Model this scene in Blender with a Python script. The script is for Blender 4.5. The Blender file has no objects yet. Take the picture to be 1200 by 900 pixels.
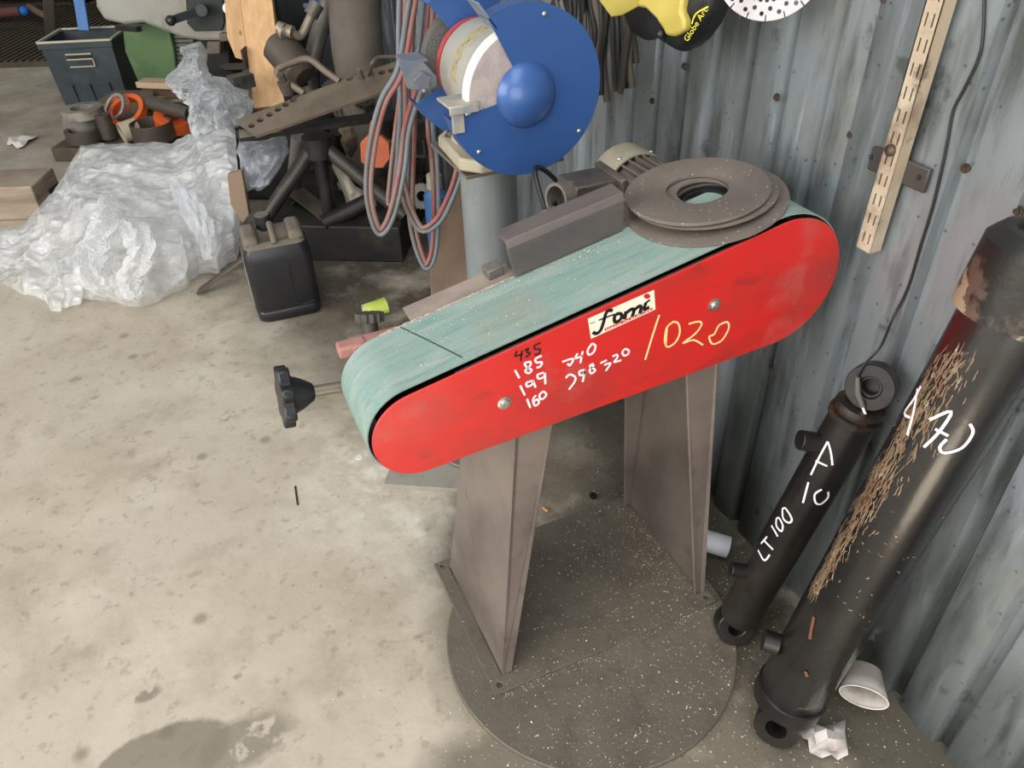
import bpy, bmesh, math, random
from mathutils import Vector as V, Matrix, noise, Euler
random.seed(4)
SC = bpy.context.scene; COL = SC.collection
# ---------------------------------------------------------------- camera (X = towards the corrugated wall, Y = along it, Z up; metres)
F = 900.0; H = 1.6
_d = V((640-600, 1650-450, F)).normalized(); _up = -_d
_f = V((0, 0, 1)); _f = (_f - _f.dot(_up)*_up).normalized(); _r = _f.cross(_up)
YAW = math.radians(23)
_R = Matrix(((math.cos(YAW), math.sin(YAW), 0), (-math.sin(YAW), math.cos(YAW), 0), (0, 0, 1)))
CM = _R @ Matrix((_r, _f, _up))           # lens axes (right, down, forward) -> world
CR = _R @ V((1, 0, 0)); CF = _R @ V((0, 1, 0))   # level right / level forward
cam = bpy.data.cameras.new('camera'); camo = bpy.data.objects.new('camera', cam); COL.objects.link(camo)
cam.sensor_width = 36; cam.lens = 27.0; cam.clip_start = .05; cam.clip_end = 60
m = Matrix((CM.col[0], -CM.col[1], -CM.col[2])).transposed().to_4x4(); m.translation = V((0, 0, H)); camo.matrix_world = m
SC.camera = camo
# ---------------------------------------------------------------- light
w = bpy.data.worlds.new('world'); SC.world = w; w.use_nodes = True
bg = w.node_tree.nodes['Background']; bg.inputs[0].default_value = (.90, .96, 1, 1); bg.inputs[1].default_value = .44
def area(name, loc, aim, sx, sy, power, col=(1, 1, 1)):
    l = bpy.data.lights.new(name, 'AREA'); l.shape = 'RECTANGLE'; l.size = sx; l.size_y = sy; l.energy = power; l.color = col
    o = bpy.data.objects.new(name, l); COL.objects.link(o); o.location = loc
    o.rotation_euler = (V(aim)-V(loc)).to_track_quat('-Z', 'Y').to_euler(); return o
area('gate_daylight', (-5.0, .2, 2.6), (.4, 1.3, .3), 4.5, 3.2, 370, (1, .98, .95))
area('yard_gate_daylight', (-1.9, -4.2, 1.6), (.7, 1.0, .7), 3.4, 3.0, 190, (1, .98, .96))
area('roof_light', (-.6, -.6, 4.6), (.3, 1.4, 0), 2.2, 4.0, 130, (.93, .97, 1))
sp = bpy.data.lights.new('added_sun_spot', 'SPOT'); sp.energy = 19000; sp.spot_size = math.radians(6.5); sp.spot_blend = .35; sp.color = (1, .95, .86); sp.shadow_soft_size = .02   # spot added to make an unseen sun patch that reflects in the thick cylinder
so = bpy.data.objects.new('added_sun_spot', sp); COL.objects.link(so); so.location = (-2.6, -3.6, 3.2); so.rotation_euler = (V((.24, -.40, 0))-so.location).to_track_quat('-Z', 'Y').to_euler()
SC.view_settings.view_transform = 'Standard'; SC.view_settings.look = 'None'; SC.view_settings.gamma = 1
SC.view_settings.use_curve_mapping = False; SC.view_settings.exposure = 0.0
SC.cycles.max_bounces = 8; SC.cycles.transparent_max_bounces = 12
# ---------------------------------------------------------------- measuring: from a point of the photograph to the place it shows
O = V((0, 0, H))
def ray(p): return CM @ V((p[0]-600, p[1]-450, F))
def onpl(p, n, c):
    r = ray(p); n = V(n); return O + r*((c - n.dot(O))/n.dot(r))
def onx(p, v): return onpl(p, (1, 0, 0), v)
def ony(p, v): return onpl(p, (0, 1, 0), v)
def onz(p, v=0): return onpl(p, (0, 0, 1), v)
def at(px, py, d): return onpl((px, py), CF, d)
def oncyl(p, A, B, R):
    r = ray(p).normalized(); ax = (B-A).normalized(); o = O-A
    rp = r-r.dot(ax)*ax; op = o-o.dot(ax)*ax
    a = rp.dot(rp); b = 2*rp.dot(op); c = op.dot(op)-R*R; D = b*b-4*a*c
    if D < 0: return None, None
    P = O+r*((-b-math.sqrt(D))/(2*a)); q = P-A; return P, (q-q.dot(ax)*ax).normalized()
def L(x, y, z=0): return CR*x + CF*y + V((0, 0, z))     # level view-aligned floor coordinates
# ---------------------------------------------------------------- materials
def lin(c): return tuple(((x/255)/12.92 if x/255 <= .04045 else ((x/255+.055)/1.055)**2.4) for x in c[:3])+(1,)
class NT:
    def __init__(s, nt): s.t = nt
    def n(s, ty, **k):
        nd = s.t.nodes.new(ty)
        for a, v in k.items():
            if a.startswith('_'): setattr(nd, a[1:], v)
        return nd
    def l(s, a, b): s.t.links.new(a, b)
    def math(s, op, a, b=None, c=None):
        nd = s.n('ShaderNodeMath', _operation=op)
        for i, v in enumerate((a, b, c)):
            if v is None: continue
            if isinstance(v, (int, float)): nd.inputs[i].default_value = v
            else: s.l(v, nd.inputs[i])
        return nd.outputs[0]
    def rng(s, v, lo, hi, a=0, b=1):
        nd = s.n('ShaderNodeMapRange'); s.l(v, nd.inputs[0])
        for i, x in enumerate((lo, hi, a, b)): nd.inputs[i+1].default_value = x
        return nd.outputs[0]
    def mix(s, f, a, b):
        nd = s.n('ShaderNodeMix', _data_type='RGBA')
        if isinstance(f, (int, float)): nd.inputs[0].default_value = f
        else: s.l(f, nd.inputs[0])
        for i, v in ((6, a), (7, b)):
            if isinstance(v, tuple): nd.inputs[i].default_value = v
            else: s.l(v, nd.inputs[i])
        return nd.outputs[2]
MATS = {}
def mat(name, base, rough=.6, metal=0.0, layers=(), bump=None, spec=.5, coat=0):
    """layers: (colour, kind, scale, lo, hi, amount, {stretch, rot, mask:[(cx,cy,rx,ry,soft,wob)], rough, detail})"""
    if name in MATS: return MATS[name]
    m = bpy.data.materials.new(name); m.use_nodes = True; T = NT(m.node_tree); b = m.node_tree.nodes['Principled BSDF']
    tc = T.n('ShaderNodeTexCoord').outputs['Object']
    def coords(st, rot=None, off=0):
        mp = T.n('ShaderNodeMapping'); T.l(tc, mp.inputs[0]); mp.inputs['Scale'].default_value = st; mp.inputs['Location'].default_value = (off, off*.7, off*1.3)
        if rot: mp.inputs['Rotation'].default_value = rot
        return mp.outputs[0]
    def tex(kind, scale, st=(1, 1, 1), rot=None, detail=4, off=0):
        c = coords(st, rot, off)
        if kind == 'dots':
            nd = T.n('ShaderNodeTexVoronoi'); nd.inputs['Scale'].default_value = scale; T.l(c, nd.inputs['Vector']); return nd.outputs['Distance']
        if kind == 'cells':
            nd = T.n('ShaderNodeTexVoronoi'); nd.inputs['Scale'].default_value = scale; T.l(c, nd.inputs['Vector'])
            sp = T.n('ShaderNodeSeparateColor'); T.l(nd.outputs['Color'], sp.inputs[0]); return sp.outputs[0]
        if kind == 'wave':
            nd = T.n('ShaderNodeTexWave'); nd.inputs['Scale'].default_value = scale; nd.inputs['Distortion'].default_value = detail; nd.inputs['Detail'].default_value = 3; nd.inputs['Detail Scale'].default_value = 1.5
            T.l(c, nd.inputs['Vector']); return nd.outputs['Fac']
        nd = T.n('ShaderNodeTexNoise'); nd.inputs['Scale'].default_value = scale; nd.inputs['Detail'].default_value = detail; nd.inputs['Roughness'].default_value = .6
        T.l(c, nd.inputs['Vector']); return nd.outputs['Fac']
    col = lin(base); rv = rough
    for i, ly in enumerate(layers):
        c, kind, scale, lo, hi, amt = ly[:6]; o = ly[6] if len(ly) > 6 else {}
        f = None
        if kind != 'all': f = T.rng(tex(kind, scale, o.get('stretch', (1, 1, 1)), o.get('rot'), o.get('detail', 5), i*3.1), lo, hi)
        if 'mask' in o:
            tot = None
            for (cx, cy, rx, ry, soft, wob) in o['mask']:
                s = T.n('ShaderNodeVectorMath', _operation='SUBTRACT'); T.l(tc, s.inputs[0]); s.inputs[1].default_value = (cx, cy, 0)
                q = T.n('ShaderNodeVectorMath', _operation='MULTIPLY'); T.l(s.outputs[0], q.inputs[0]); q.inputs[1].default_value = (1/rx, 1/ry, 0)
                le = T.n('ShaderNodeVectorMath', _operation='LENGTH'); T.l(q.outputs[0], le.inputs[0])
                wn = T.math('MULTIPLY_ADD', tex('noise', o.get('wscale', 7), detail=6, off=i+.5), wob, -wob*.5)
                k = T.rng(T.math('ADD', le.outputs['Value'], wn), 1, 1-soft)
                tot = k if tot is None else T.math('MAXIMUM', tot, k)
            f = tot if f is None else T.math('MULTIPLY', f, tot)
        f = T.math('MULTIPLY', f, amt) if f is not None else amt
        col = T.mix(f, col, lin(c))
        if 'rough' in o:
            mx = T.n('ShaderNodeMix', _data_type='FLOAT')
            if isinstance(f, (int, float)): mx.inputs[0].default_value = f
            else: T.l(f, mx.inputs[0])
            if isinstance(rv, (int, float)): mx.inputs[2].default_value = rv
            else: T.l(rv, mx.inputs[2])
            mx.inputs[3].default_value = o['rough']; rv = mx.outputs[0]
    if isinstance(col, tuple): b.inputs['Base Color'].default_value = col
    else: T.l(col, b.inputs['Base Color'])
    if isinstance(rv, (int, float)): b.inputs['Roughness'].default_value = rv
    else: T.l(rv, b.inputs['Roughness'])
    b.inputs['Metallic'].default_value = metal; b.inputs['Specular IOR Level'].default_value = spec; b.inputs['Coat Weight'].default_value = coat
    if bump:
        k, sc, st = bump if len(bump) == 3 else (*bump, (1, 1, 1))
        bp = T.n('ShaderNodeBump'); bp.inputs['Strength'].default_value = k; bp.inputs['Distance'].default_value = .004
        T.l(tex('noise', sc, st, detail=5, off=9), bp.inputs['Height']); T.l(bp.outputs[0], b.inputs['Normal'])
    MATS[name] = m; return m
def plastic_film(name, tint, alpha):
    m = bpy.data.materials.new(name); m.use_nodes = True; T = NT(m.node_tree); nt = m.node_tree
    b = nt.nodes['Principled BSDF']; out = nt.nodes['Material Output']
    b.inputs['Base Color'].default_value = lin(tint); b.inputs['Roughness'].default_value = .22; b.inputs['Specular IOR Level'].default_value = .8
    tl = T.n('ShaderNodeBsdfTranslucent'); tl.inputs[0].default_value = lin(tint)
    tr = T.n('ShaderNodeBsdfTransparent'); tr.inputs[0].default_value = (.93, .95, .97, 1)
    m1 = T.n('ShaderNodeMixShader'); m1.inputs[0].default_value = .46; T.l(b.outputs[0], m1.inputs[1]); T.l(tl.outputs[0], m1.inputs[2])
    ns = T.n('ShaderNodeTexNoise'); ns.inputs['Scale'].default_value = 9; ns.inputs['Detail'].default_value = 6
    T.l(T.n('ShaderNodeTexCoord').outputs['Object'], ns.inputs['Vector'])
    m2 = T.n('ShaderNodeMixShader'); T.l(T.rng(ns.outputs['Fac'], .35, .65, max(0, alpha-.18), min(1, alpha+.15)), m2.inputs[0])
    b.inputs['Coat Weight'].default_value = .6; b.inputs['Coat Roughness'].default_value = .12
    vo = T.n('ShaderNodeTexVoronoi'); vo.feature = 'DISTANCE_TO_EDGE'; vo.inputs['Scale'].default_value = 15; n3 = T.n('ShaderNodeTexNoise'); n3.inputs['Scale'].default_value = 13; n3.inputs['Detail'].default_value = 2.5; n3.inputs['Distortion'].default_value = 2.2
    ad = T.math('MULTIPLY_ADD', n3.outputs['Fac'], .6, T.math('MULTIPLY', vo.outputs['Distance'], 1.6)); bp = T.n('ShaderNodeBump'); bp.inputs['Strength'].default_value = .4; bp.inputs['Distance'].default_value = .035; T.l(ad, bp.inputs['Height'])
    for q_ in (b, tl): T.l(bp.outputs[0], q_.inputs['Normal'])
    T.l(bp.outputs[0], b.inputs['Coat Normal'])
    T.l(tr.outputs[0], m2.inputs[1]); T.l(m1.outputs[0], m2.inputs[2]); T.l(m2.outputs[0], out.inputs[0]); return m
# ---------------------------------------------------------------- mesh builder
WP = {}
def frame(ax, ref=None):
    ax = V(ax).normalized(); ref = V(ref) if ref is not None else (V((0, 0, 1)) if abs(ax.z) < .9 else V((1, 0, 0)))
    x = ref-ref.dot(ax)*ax; x.normalize(); y = ax.cross(x); return x, y, ax
class MB:
    def __init__(s): s.v = []; s.f = []; s.mi = []; s.cur = 0
    def add(s, vs, fs):
        b = len(s.v); s.v += [V(p) for p in vs]
        for f in fs: s.f.append([b+i for i in f]); s.mi.append(s.cur)
        return s
    def box(s, c, size, ax=None, top=1.0):
        """c centre, size full, ax = (X,Y,Z) unit axes; top: scale of the upper face"""
        X, Y, Z = ax or (V((1, 0, 0)), V((0, 1, 0)), V((0, 0, 1))); c = V(c); vs = []
        for k in (-1, 1):
            q = top if k > 0 else 1
            for i, j in ((-1, -1), (1, -1), (1, 1), (-1, 1)): vs.append(c+X*(i*size[0]/2*q)+Y*(j*size[1]/2*q)+Z*(k*size[2]/2))
        return s.add(vs, [(3, 2, 1, 0), (4, 5, 6, 7), (0, 1, 5, 4), (1, 2, 6, 5), (2, 3, 7, 6), (3, 0, 4, 7)])
    def bar(s, a, b, w, h, ref=None):
        a, b = V(a), V(b); x, y, z = frame(b-a, ref); return s.box((a+b)/2, (h, w, (b-a).length), (x, y, z))
    def lathe(s, o, ax, prof, n=32, ref=None, a0=0, a1=2*math.pi, closed=False):
        """prof: (distance along axis, radius)"""
        x, y, z = frame(ax, ref); o = V(o); full = abs(a1-a0-2*math.pi) < 1e-6; m = n if full else n+1
        vs = [o+z*t+(x*math.cos(a0+(a1-a0)*i/n)+y*math.sin(a0+(a1-a0)*i/n))*max(r, 1e-5) for t, r in prof for i in range(m)]
        fs = []; P = len(prof)
        for j in range(P if closed else P-1):
            j2 = (j+1) % P
            for i in range(n):
                i2 = (i+1) % m; fs.append((j*m+i, j*m+i2, j2*m+i2, j2*m+i))
        if not full and closed: fs += [tuple(j*m for j in range(P)), tuple(j*m+m-1 for j in range(P))[::-1]]
        return s.add(vs, fs)
    def cyl(s, a, b, r0, r1=None, n=24):
        a, b = V(a), V(b); r1 = r0 if r1 is None else r1; h = (b-a).length
        return s.lathe(a, b-a, [(0, 0), (0, r0), (h, r1), (h, 0)], n)
    def ring(s, o, ax, r0, r1, t0, t1, n=40): return s.lathe(o, ax, [(t0, r0), (t0, r1), (t1, r1), (t1, r0)], n, closed=True)
    def tube(s, pts, r, n=8, cap=True):
        pts = [V(p) for p in pts]; N = len(pts); rs = r if isinstance(r, (list, tuple)) else [r]*N
        T0 = (pts[1]-pts[0]).normalized(); x, y, _ = frame(T0); vs = []; fs = []
        for i, p in enumerate(pts):
            T1 = (pts[min(i+1, N-1)]-pts[max(i-1, 0)]).normalized(); x = (x-x.dot(T1)*T1).normalized(); y = T1.cross(x)
            vs += [p+(x*math.cos(6.28318*k/n)+y*math.sin(6.28318*k/n))*rs[i] for k in range(n)]
        for i in range(N-1):
            for k in range(n): fs.append((i*n+k, i*n+(k+1) % n, (i+1)*n+(k+1) % n, (i+1)*n+k))
        if cap: fs += [tuple(range(n))[::-1], tuple((N-1)*n+k for k in range(n))]
        return s.add(vs, fs)
    def prism(s, poly, d):
        """poly: 3D points of a flat outline, d: extrusion vector"""
        n = len(poly); d = V(d); poly = [V(p) for p in poly]
        return s.add(poly+[p+d for p in poly], [tuple(range(n))[::-1], tuple(range(n, 2*n))]+[(i, (i+1) % n, n+(i+1) % n, n+i) for i in range(n)])
    def plate(s, outer, d, holes=()):
        """extruded outline with holes (bmesh triangle fill); all 3D, coplanar"""
        bm = bmesh.new(); es = []
        for lp in [outer]+list(holes):
            vv = [bm.verts.new(V(p)) for p in lp]; es += [bm.edges.new((vv[i], vv[(i+1) % len(vv)])) for i in range(len(vv))]
        bmesh.ops.triangle_fill(bm, edges=es, use_beauty=True, use_dissolve=False)
        bmesh.ops.recalc_face_normals(bm, faces=bm.faces)
        g = bmesh.ops.extrude_face_region(bm, geom=bm.faces[:]); bmesh.ops.translate(bm, verts=[q for q in g['geom'] if isinstance(q, bmesh.types.BMVert)], vec=V(d))
        bm.verts.index_update(); s.add([q.co.copy() for q in bm.verts], [tuple(q.index for q in f.verts) for f in bm.faces]); bm.free(); return s
    def sphere(s, c, r, n=12, sc=(1, 1, 1)):
        c = V(c); vs = []; fs = []; h = n//2
        for j in range(h+1):
            for i in range(n):
                a, b = math.pi*j/h, 2*math.pi*i/n; vs.append(c+V((r*sc[0]*math.sin(a)*math.cos(b), r*sc[1]*math.sin(a)*math.sin(b), r*sc[2]*math.cos(a))))
        for j in range(h):
            for i in range(n): fs.append((j*n+i, (j+1)*n+i, (j+1)*n+(i+1) % n, j*n+(i+1) % n))
        return s.add(vs, fs)
    def ribbon(s, pts, nrm, w, h=.0006):
        """flat painted stroke lying on a surface"""
        N = len(pts); ws = w if isinstance(w, (list, tuple)) else [w]*N; vs = []
        for i, p in enumerate(pts):
            t = (pts[min(i+1, N-1)]-pts[max(i-1, 0)]).normalized(); n = nrm[i] if isinstance(nrm, list) else nrm; sd = t.cross(n).normalized()*ws[i]/2
            vs += [p-sd, p+sd, p+sd+n*h, p-sd+n*h]
        fs = [(0, 1, 2, 3), tuple(4*(N-1)+k for k in (3, 2, 1, 0))]
        for i in range(N-1):
            for k in range(4): fs.append((4*i+k, 4*i+4+k, 4*i+4+(k+1) % 4, 4*i+(k+1) % 4))
        return s.add(vs, fs)
    def obj(s, name, mt, parent=None, smooth=35, bevel=0, kind=None, label=None, solid=0, sub=0):
        c = sum((V(p) for p in s.v), V())/len(s.v)
        if kind == 'structure' and parent is None: c = V((0, 0, 0))
        me = bpy.data.meshes.new(name); me.from_pydata([tuple(p-c) for p in s.v], [], s.f)
        ms = mt if isinstance(mt, (list, tuple)) else [mt]
        for q in ms: me.materials.append(q)
        me.polygons.foreach_set('material_index', s.mi)
        bm = bmesh.new(); bm.from_mesh(me); bmesh.ops.remove_doubles(bm, verts=bm.verts, dist=2e-5); bmesh.ops.recalc_face_normals(bm, faces=bm.faces); bm.to_mesh(me); bm.free()
        if smooth:
            me.polygons.foreach_set('use_smooth', [True]*len(me.polygons)); me.set_sharp_from_angle(angle=math.radians(smooth))
        o = bpy.data.objects.new(name, me); COL.objects.link(o); WP[o.name] = c
        if parent: o.parent = parent; o.location = c-WP[parent.name]
        else: o.location = c
        if solid: q = o.modifiers.new('thickness', 'SOLIDIFY'); q.thickness = solid; q.offset = 0
        if bevel: q = o.modifiers.new('bevel', 'BEVEL'); q.width = bevel; q.segments = 2; q.limit_method = 'ANGLE'; q.angle_limit = math.radians(40)
        if sub: q = o.modifiers.new('smooth', 'SUBSURF'); q.levels = q.render_levels = sub
        if kind: o['kind'] = kind
        if label: o['label'] = label
        return o
def thing(name, label, cat, loc, group=None):
    o = bpy.data.objects.new(name, None); COL.objects.link(o); o.empty_display_size = .05; o.location = V(loc); WP[o.name] = V(loc)
    o['label'] = label; o['category'] = cat
    if group: o['group'] = group
    return o
def tag(o, label, cat, group=None):
    o['label'] = label; o['category'] = cat
    if group: o['group'] = group
    return o
def smooth_pts(P, k=6):
    P = [V(p) for p in P]; out = []
    for i in range(len(P)-1):
        a, b, c, d = P[max(i-1, 0)], P[i], P[i+1], P[min(i+2, len(P)-1)]
        for j in range(k):
            t = j/k; out.append(.5*((2*b)+(c-a)*t+(2*a-5*b+4*c-d)*t*t+(3*b-a-3*c+d)*t**3))
    return out+[P[-1]]
def text_faces(body, w, h=None):
    """lettering as flat faces, x 0..w"""
    cu = bpy.data.curves.new('lettering', 'FONT'); cu.body = body; cu.resolution_u = 3
    o = bpy.data.objects.new('lettering', cu); COL.objects.link(o); dg = bpy.context.evaluated_depsgraph_get(); me = bpy.data.meshes.new_from_object(o.evaluated_get(dg))
    vs = [v.co.copy() for v in me.vertices]; fs = [tuple(p.vertices) for p in me.polygons]; bpy.data.objects.remove(o); bpy.data.curves.remove(cu)
    x0 = min(v.x for v in vs); x1 = max(v.x for v in vs); y1 = max(v.y for v in vs); k = w/(x1-x0); ky = (h/y1) if h else k
    return [((v.x-x0)*k, v.y*ky) for v in vs], fs
def shear(m): return m
# colours
DUST = (150, 135, 118)
steel_dark = mat('grimy_steel', (78, 71, 64), .5, .35, [((112, 100, 88), 'noise', 5, .4, .7, .6), ((45, 40, 36), 'noise', 14, .55, .75, .5), ((190, 180, 160), 'dots', 120, .12, .05, .6)], (.25, 60))
leg_m = mat('brown_grey_painted_steel', (124, 112, 104), .42, .25, [((92, 82, 76), 'noise', 5, .42, .66, .75), ((70, 62, 60), 'noise', 18, .62, .72, .5), ((150, 138, 124), 'noise', 3, .5, .8, .4)], (.12, 40))
plate_m = mat('chip_covered_steel', (98, 90, 78), .6, .2, [((116, 107, 92), 'noise', 5, .4, .7, .7), ((68, 62, 55), 'noise', 11, .5, .7, .5), ((190, 180, 150), 'dots', 130, .16, .06, .6)], (.3, 90))
red_m = mat('red_paint', (196, 34, 30), .42, 0, [((140, 50, 42), 'noise', 3.6, .46, .68, .6, {'stretch': (1, 1, 1.6)}), ((152, 104, 96), 'noise', 4.5, .54, .70, .65), ((120, 40, 36), 'noise', 20, .6, .72, .5, {'stretch': (.5, 1, 1)}), ((225, 190, 185), 'noise', 90, .73, .78, .3, {'stretch': (.4, 1, 1)})], (.03, 30), coat=.1)
belt_m = mat('green_abrasive', (124, 146, 137), .75, 0, [((154, 160, 148), 'noise', 14, .42, .68, .7, {'stretch': (.25, 2.2, 1)}), ((92, 126, 122), 'noise', 40, .5, .7, .6, {'stretch': (.2, 2, 1)}), ((196, 200, 186), 'dots', 160, .13, .05, .7), ((140, 128, 110), 'noise', 5, .58, .75, .5)], (.3, 300))
grey_m = mat('dull_dusty_metal', (120, 112, 104), .5, .4, [((90, 84, 80), 'noise', 8, .45, .7, .7), ((165, 152, 138), 'noise', 20, .6, .75, .4)], (.1, 50))
mid_m = mat('dusty_casting', (120, 110, 98), .65, .1, [((80, 74, 68), 'noise', 9, .45, .7, .6), ((165, 155, 135), 'noise', 5, .55, .7, .5)], (.15, 60))
black_m = mat('black_plastic', (22, 22, 26), .42, 0, [((70, 68, 66), 'noise', 9, .5, .75, .4)], (.08, 30))
dark_m = mat('oily_dark', (24, 22, 19), .6, .1, [((52, 46, 38), 'noise', 7, .5, .72, .7)], (.3, 25))
chrome_m = mat('bright_zinc', (190, 188, 182), .3, .85, [((120, 116, 108), 'noise', 30, .5, .7, .5)])
blue_m = mat('blue_hammer_paint', (50, 84, 140), .36, .1, [((52, 62, 92), 'noise', 6, .58, .74, .6), ((86, 84, 88), 'noise', 9, .68, .78, .6)], (.05, 160), coat=.15)
seam_m = mat('black_ink', (14, 12, 12), .5)
white_ink = mat('white_marker', (238, 228, 232), .5)
cream_ink = mat('cream_chalk', (238, 208, 140), .8)
wire_m = mat('black_rubber', (20, 20, 21), .5)
# ================================================================ THE SETTING
WX = 1.117
fl = lambda x, y: onz((x, y))
g1 = fl(190, 893); g2 = fl(440, 560); g3 = fl(440, 300); g5 = fl(690, 880); g6 = fl(520, 680); g7 = fl(970, 800)
floor_m = mat('stained_concrete_painted_shade', (180, 169, 151), .72, 0, [
    ((160, 146, 124), 'noise', 1.3, .42, .66, .6), ((196, 186, 168), 'noise', 2.6, .48, .7, .6), ((140, 126, 106), 'noise', 6, .50, .74, .55),
    ((112, 98, 80), 'noise', 13, .66, .73, .55, {'detail': 4}), ((104, 92, 74), 'dots', 4.2, .10, .04, .55), ((106, 92, 72), 'dots', 17, .10, .04, .4),
    ((120, 110, 94), 'noise', 30, .58, .66, .35),
    ((216, 208, 194), 'noise', 12, .44, .64, .85, {'mask': [(g2.x, g2.y, .28, .42, .9, .6), (fl(500, 620).x, fl(500, 620).y, .13, .3, .9, .6)]}),
    ((110, 99, 83), 'all', 0, 0, 0, .75, {'mask': [(g1.x, g1.y, .15, .085, .10, .7)], 'rough': .5}),
    ((122, 112, 96), 'noise', 18, .44, .5, .8, {'mask': [(g1.x+.16, g1.y-.03, .13, .07, .4, .9), (g1.x-.19, g1.y+.02, .05, .05, .5, .8), (g1.x-.02, g1.y+.18, .035, .02, .4, .6)]}),
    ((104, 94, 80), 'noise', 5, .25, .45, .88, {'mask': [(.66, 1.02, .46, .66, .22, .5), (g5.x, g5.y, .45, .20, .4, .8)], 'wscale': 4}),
    ((66, 60, 48), 'noise', 7, .15, .4, .9, {'mask': [(1.12, .9, .40, 2.2, .5, .5), (g7.x, g7.y, .25, .3, .5, .5)]}),  # grime by the wall and cylinders, darkened further to paint their contact shadow
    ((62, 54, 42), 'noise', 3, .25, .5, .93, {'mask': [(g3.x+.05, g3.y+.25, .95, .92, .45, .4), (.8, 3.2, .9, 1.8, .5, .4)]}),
    ((96, 86, 70), 'noise', 2, .3, .6, .6, {'mask': [(-.9, 6.2, 1.8, 1.6, .6, .5)]}),
    ((215, 208, 186), 'dots', 62, .13, .07, .8, {'mask': [(.62, .95, .62, .75, .6, .5), (g5.x, g5.y, .6, .3, .6, .5), (g3.x, g3.y-.25, .5, .35, .7, .5)]}),
    ((40, 36, 30), 'dots', 48, .15, .08, .5, {'mask': [(.75, .8, .6, .8, .6, .5)]}),
], (.45, 26))
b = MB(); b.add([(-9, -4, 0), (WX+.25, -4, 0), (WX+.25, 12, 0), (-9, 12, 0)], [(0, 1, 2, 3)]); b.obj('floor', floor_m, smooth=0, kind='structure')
wall_m = mat('weathered_sheet_steel', (134, 141, 142), .38, .30, [
    ((84, 87, 84), 'noise', 3.2, .42, .60, .8, {'stretch': (1, 1, .28)}), ((168, 178, 184), 'noise', 5, .52, .72, .6, {'stretch': (1, 1, .22)}),
    ((122, 114, 96), 'noise', 4, .55, .70, .6, {'stretch': (1, 1, .5)}), ((62, 62, 58), 'noise', 14, .52, .68, .7, {'stretch': (1, 1.3, .22)}), ((182, 192, 198), 'noise', 30, .62, .74, .5, {'stretch': (1, 1.2, .08)}),
    ((50, 48, 44), 'dots', 34, .13, .07, .6), ((170, 176, 176), 'noise', 48, .7, .76, .4, {'stretch': (1, 1, .2)}), ((40, 36, 32), 'noise', 9, .64, .70, .5)], (.12, 18))
wr = bpy.data.objects.new('wall_right', None); COL.objects.link(wr); WP[wr.name] = V((WX, 1, 0)); wr.location = (WX, 1, 0); wr['kind'] = 'structure'
def cladding(y0, pitch, n, off, z0=0.0, dep=.021):
    prof = []
    for i in range(n):
        y = y0+i*pitch; prof += [(y, dep), (y+.016, dep), (y+.014+.010, 0), (y+pitch*.5, -.0012), (y+pitch-.012, 0)]
    prof.append((y0+n*pitch, dep)); prof.append((y0+n*pitch+.01, dep))
    b = MB(); zs = [z0+.6*i for i in range(6)]
    vs = [V((WX+off+x, y, z+(.006*math.sin(y*40)+.008*noise.noise(V((y*9, 3, 0))) if z == z0 else 0))) for z in zs for (y, x) in prof]; P = len(prof)
    b.add(vs, [(j*P+i, j*P+i+1, (j+1)*P+i+1, (j+1)*P+i) for j in range(len(zs)-1) for i in range(P-1)])
    b.obj('cladding_sheet', wall_m, wr, smooth=20, solid=.0012)
cladding(-1.105, .126, 8, .0); cladding(-.103, .126, 9, -.003); cladding(.985, .110, 9, .0); cladding(1.975, .110, 10, -.003); cladding(3.08, .126, 16, 0); cladding(5.1, .126, 52, .0)
bolt_m = mat('rusty_screw', (72, 60, 50), .5, .5, [((120, 100, 80), 'noise', 60, .5, .7, .7)])
for p in [(1038, 0), (911, 114), (998, 158), (1194, 247), (803, 78), (1132, 197), (905, 430), (889, 601), (1060, 822), (765, 118)]:
    q = onx(p, WX); MB().lathe(q, (-1, 0, 0), [(0, .008), (.003, .008), (.003, .005), (.007, .005), (.0075, 0)], 10).obj('screw', bolt_m, wr)
back_m = mat('sooty_back_wall', (44, 42, 38), .8, 0, [((24, 23, 21), 'noise', 2, .4, .6, .8), ((70, 66, 58), 'noise', 5, .6, .7, .4)])
MB().box((-3.9, 11.7, 1.75), (10.3, .12, 3.5)).obj('wall_back', back_m, kind='structure', smooth=0)
# ================================================================ BELT SANDER 
def cap_outline(off, y, seg=22):
    A = (.233, .801); Bc = (.932, .892); ra, rb = .079+off, .126+off
    dx, dz = Bc[0]-A[0], Bc[1]-A[1]; Ln = math.hypot(dx, dz); ph = math.atan2(dz, dx); be = math.asin((rb-ra)/Ln); out = []
    for i in range(seg+1):
        a = ph-math.pi/2-be+(math.pi+2*be)*i/seg; out.append(V((Bc[0]+rb*math.cos(a), y, Bc[1]+rb*math.sin(a))))
    for i in range(seg+1):
        a = ph+math.pi/2+be+(math.pi-2*be)*i/seg; out.append(V((A[0]+ra*math.cos(a), y, A[1]+ra*math.sin(a))))
    return out
_ph = math.atan2(.091, .699); _be = math.asin(.047/.7049); _na = _ph+math.pi/2+_be
TN = V((math.cos(_na), 0, math.sin(_na))); TD = V((TN.z, 0, -TN.x)); TY = V((0, 1, 0))      # belt top: normal, uphill, across
TC = TN.dot(V((.233, 0, .801)))+.079+.009
def topz(x, off=0): return (TC+off-TN.x*x)/TN.z
def ontop(p, off=0): return onpl(p, TN, TC+off)
sd = thing('belt_sander', 'floor-standing belt sander with red side cover, green abrasive belt and brown-grey steel legs', 'belt sander', (.62, 1.1, 0))
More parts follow.
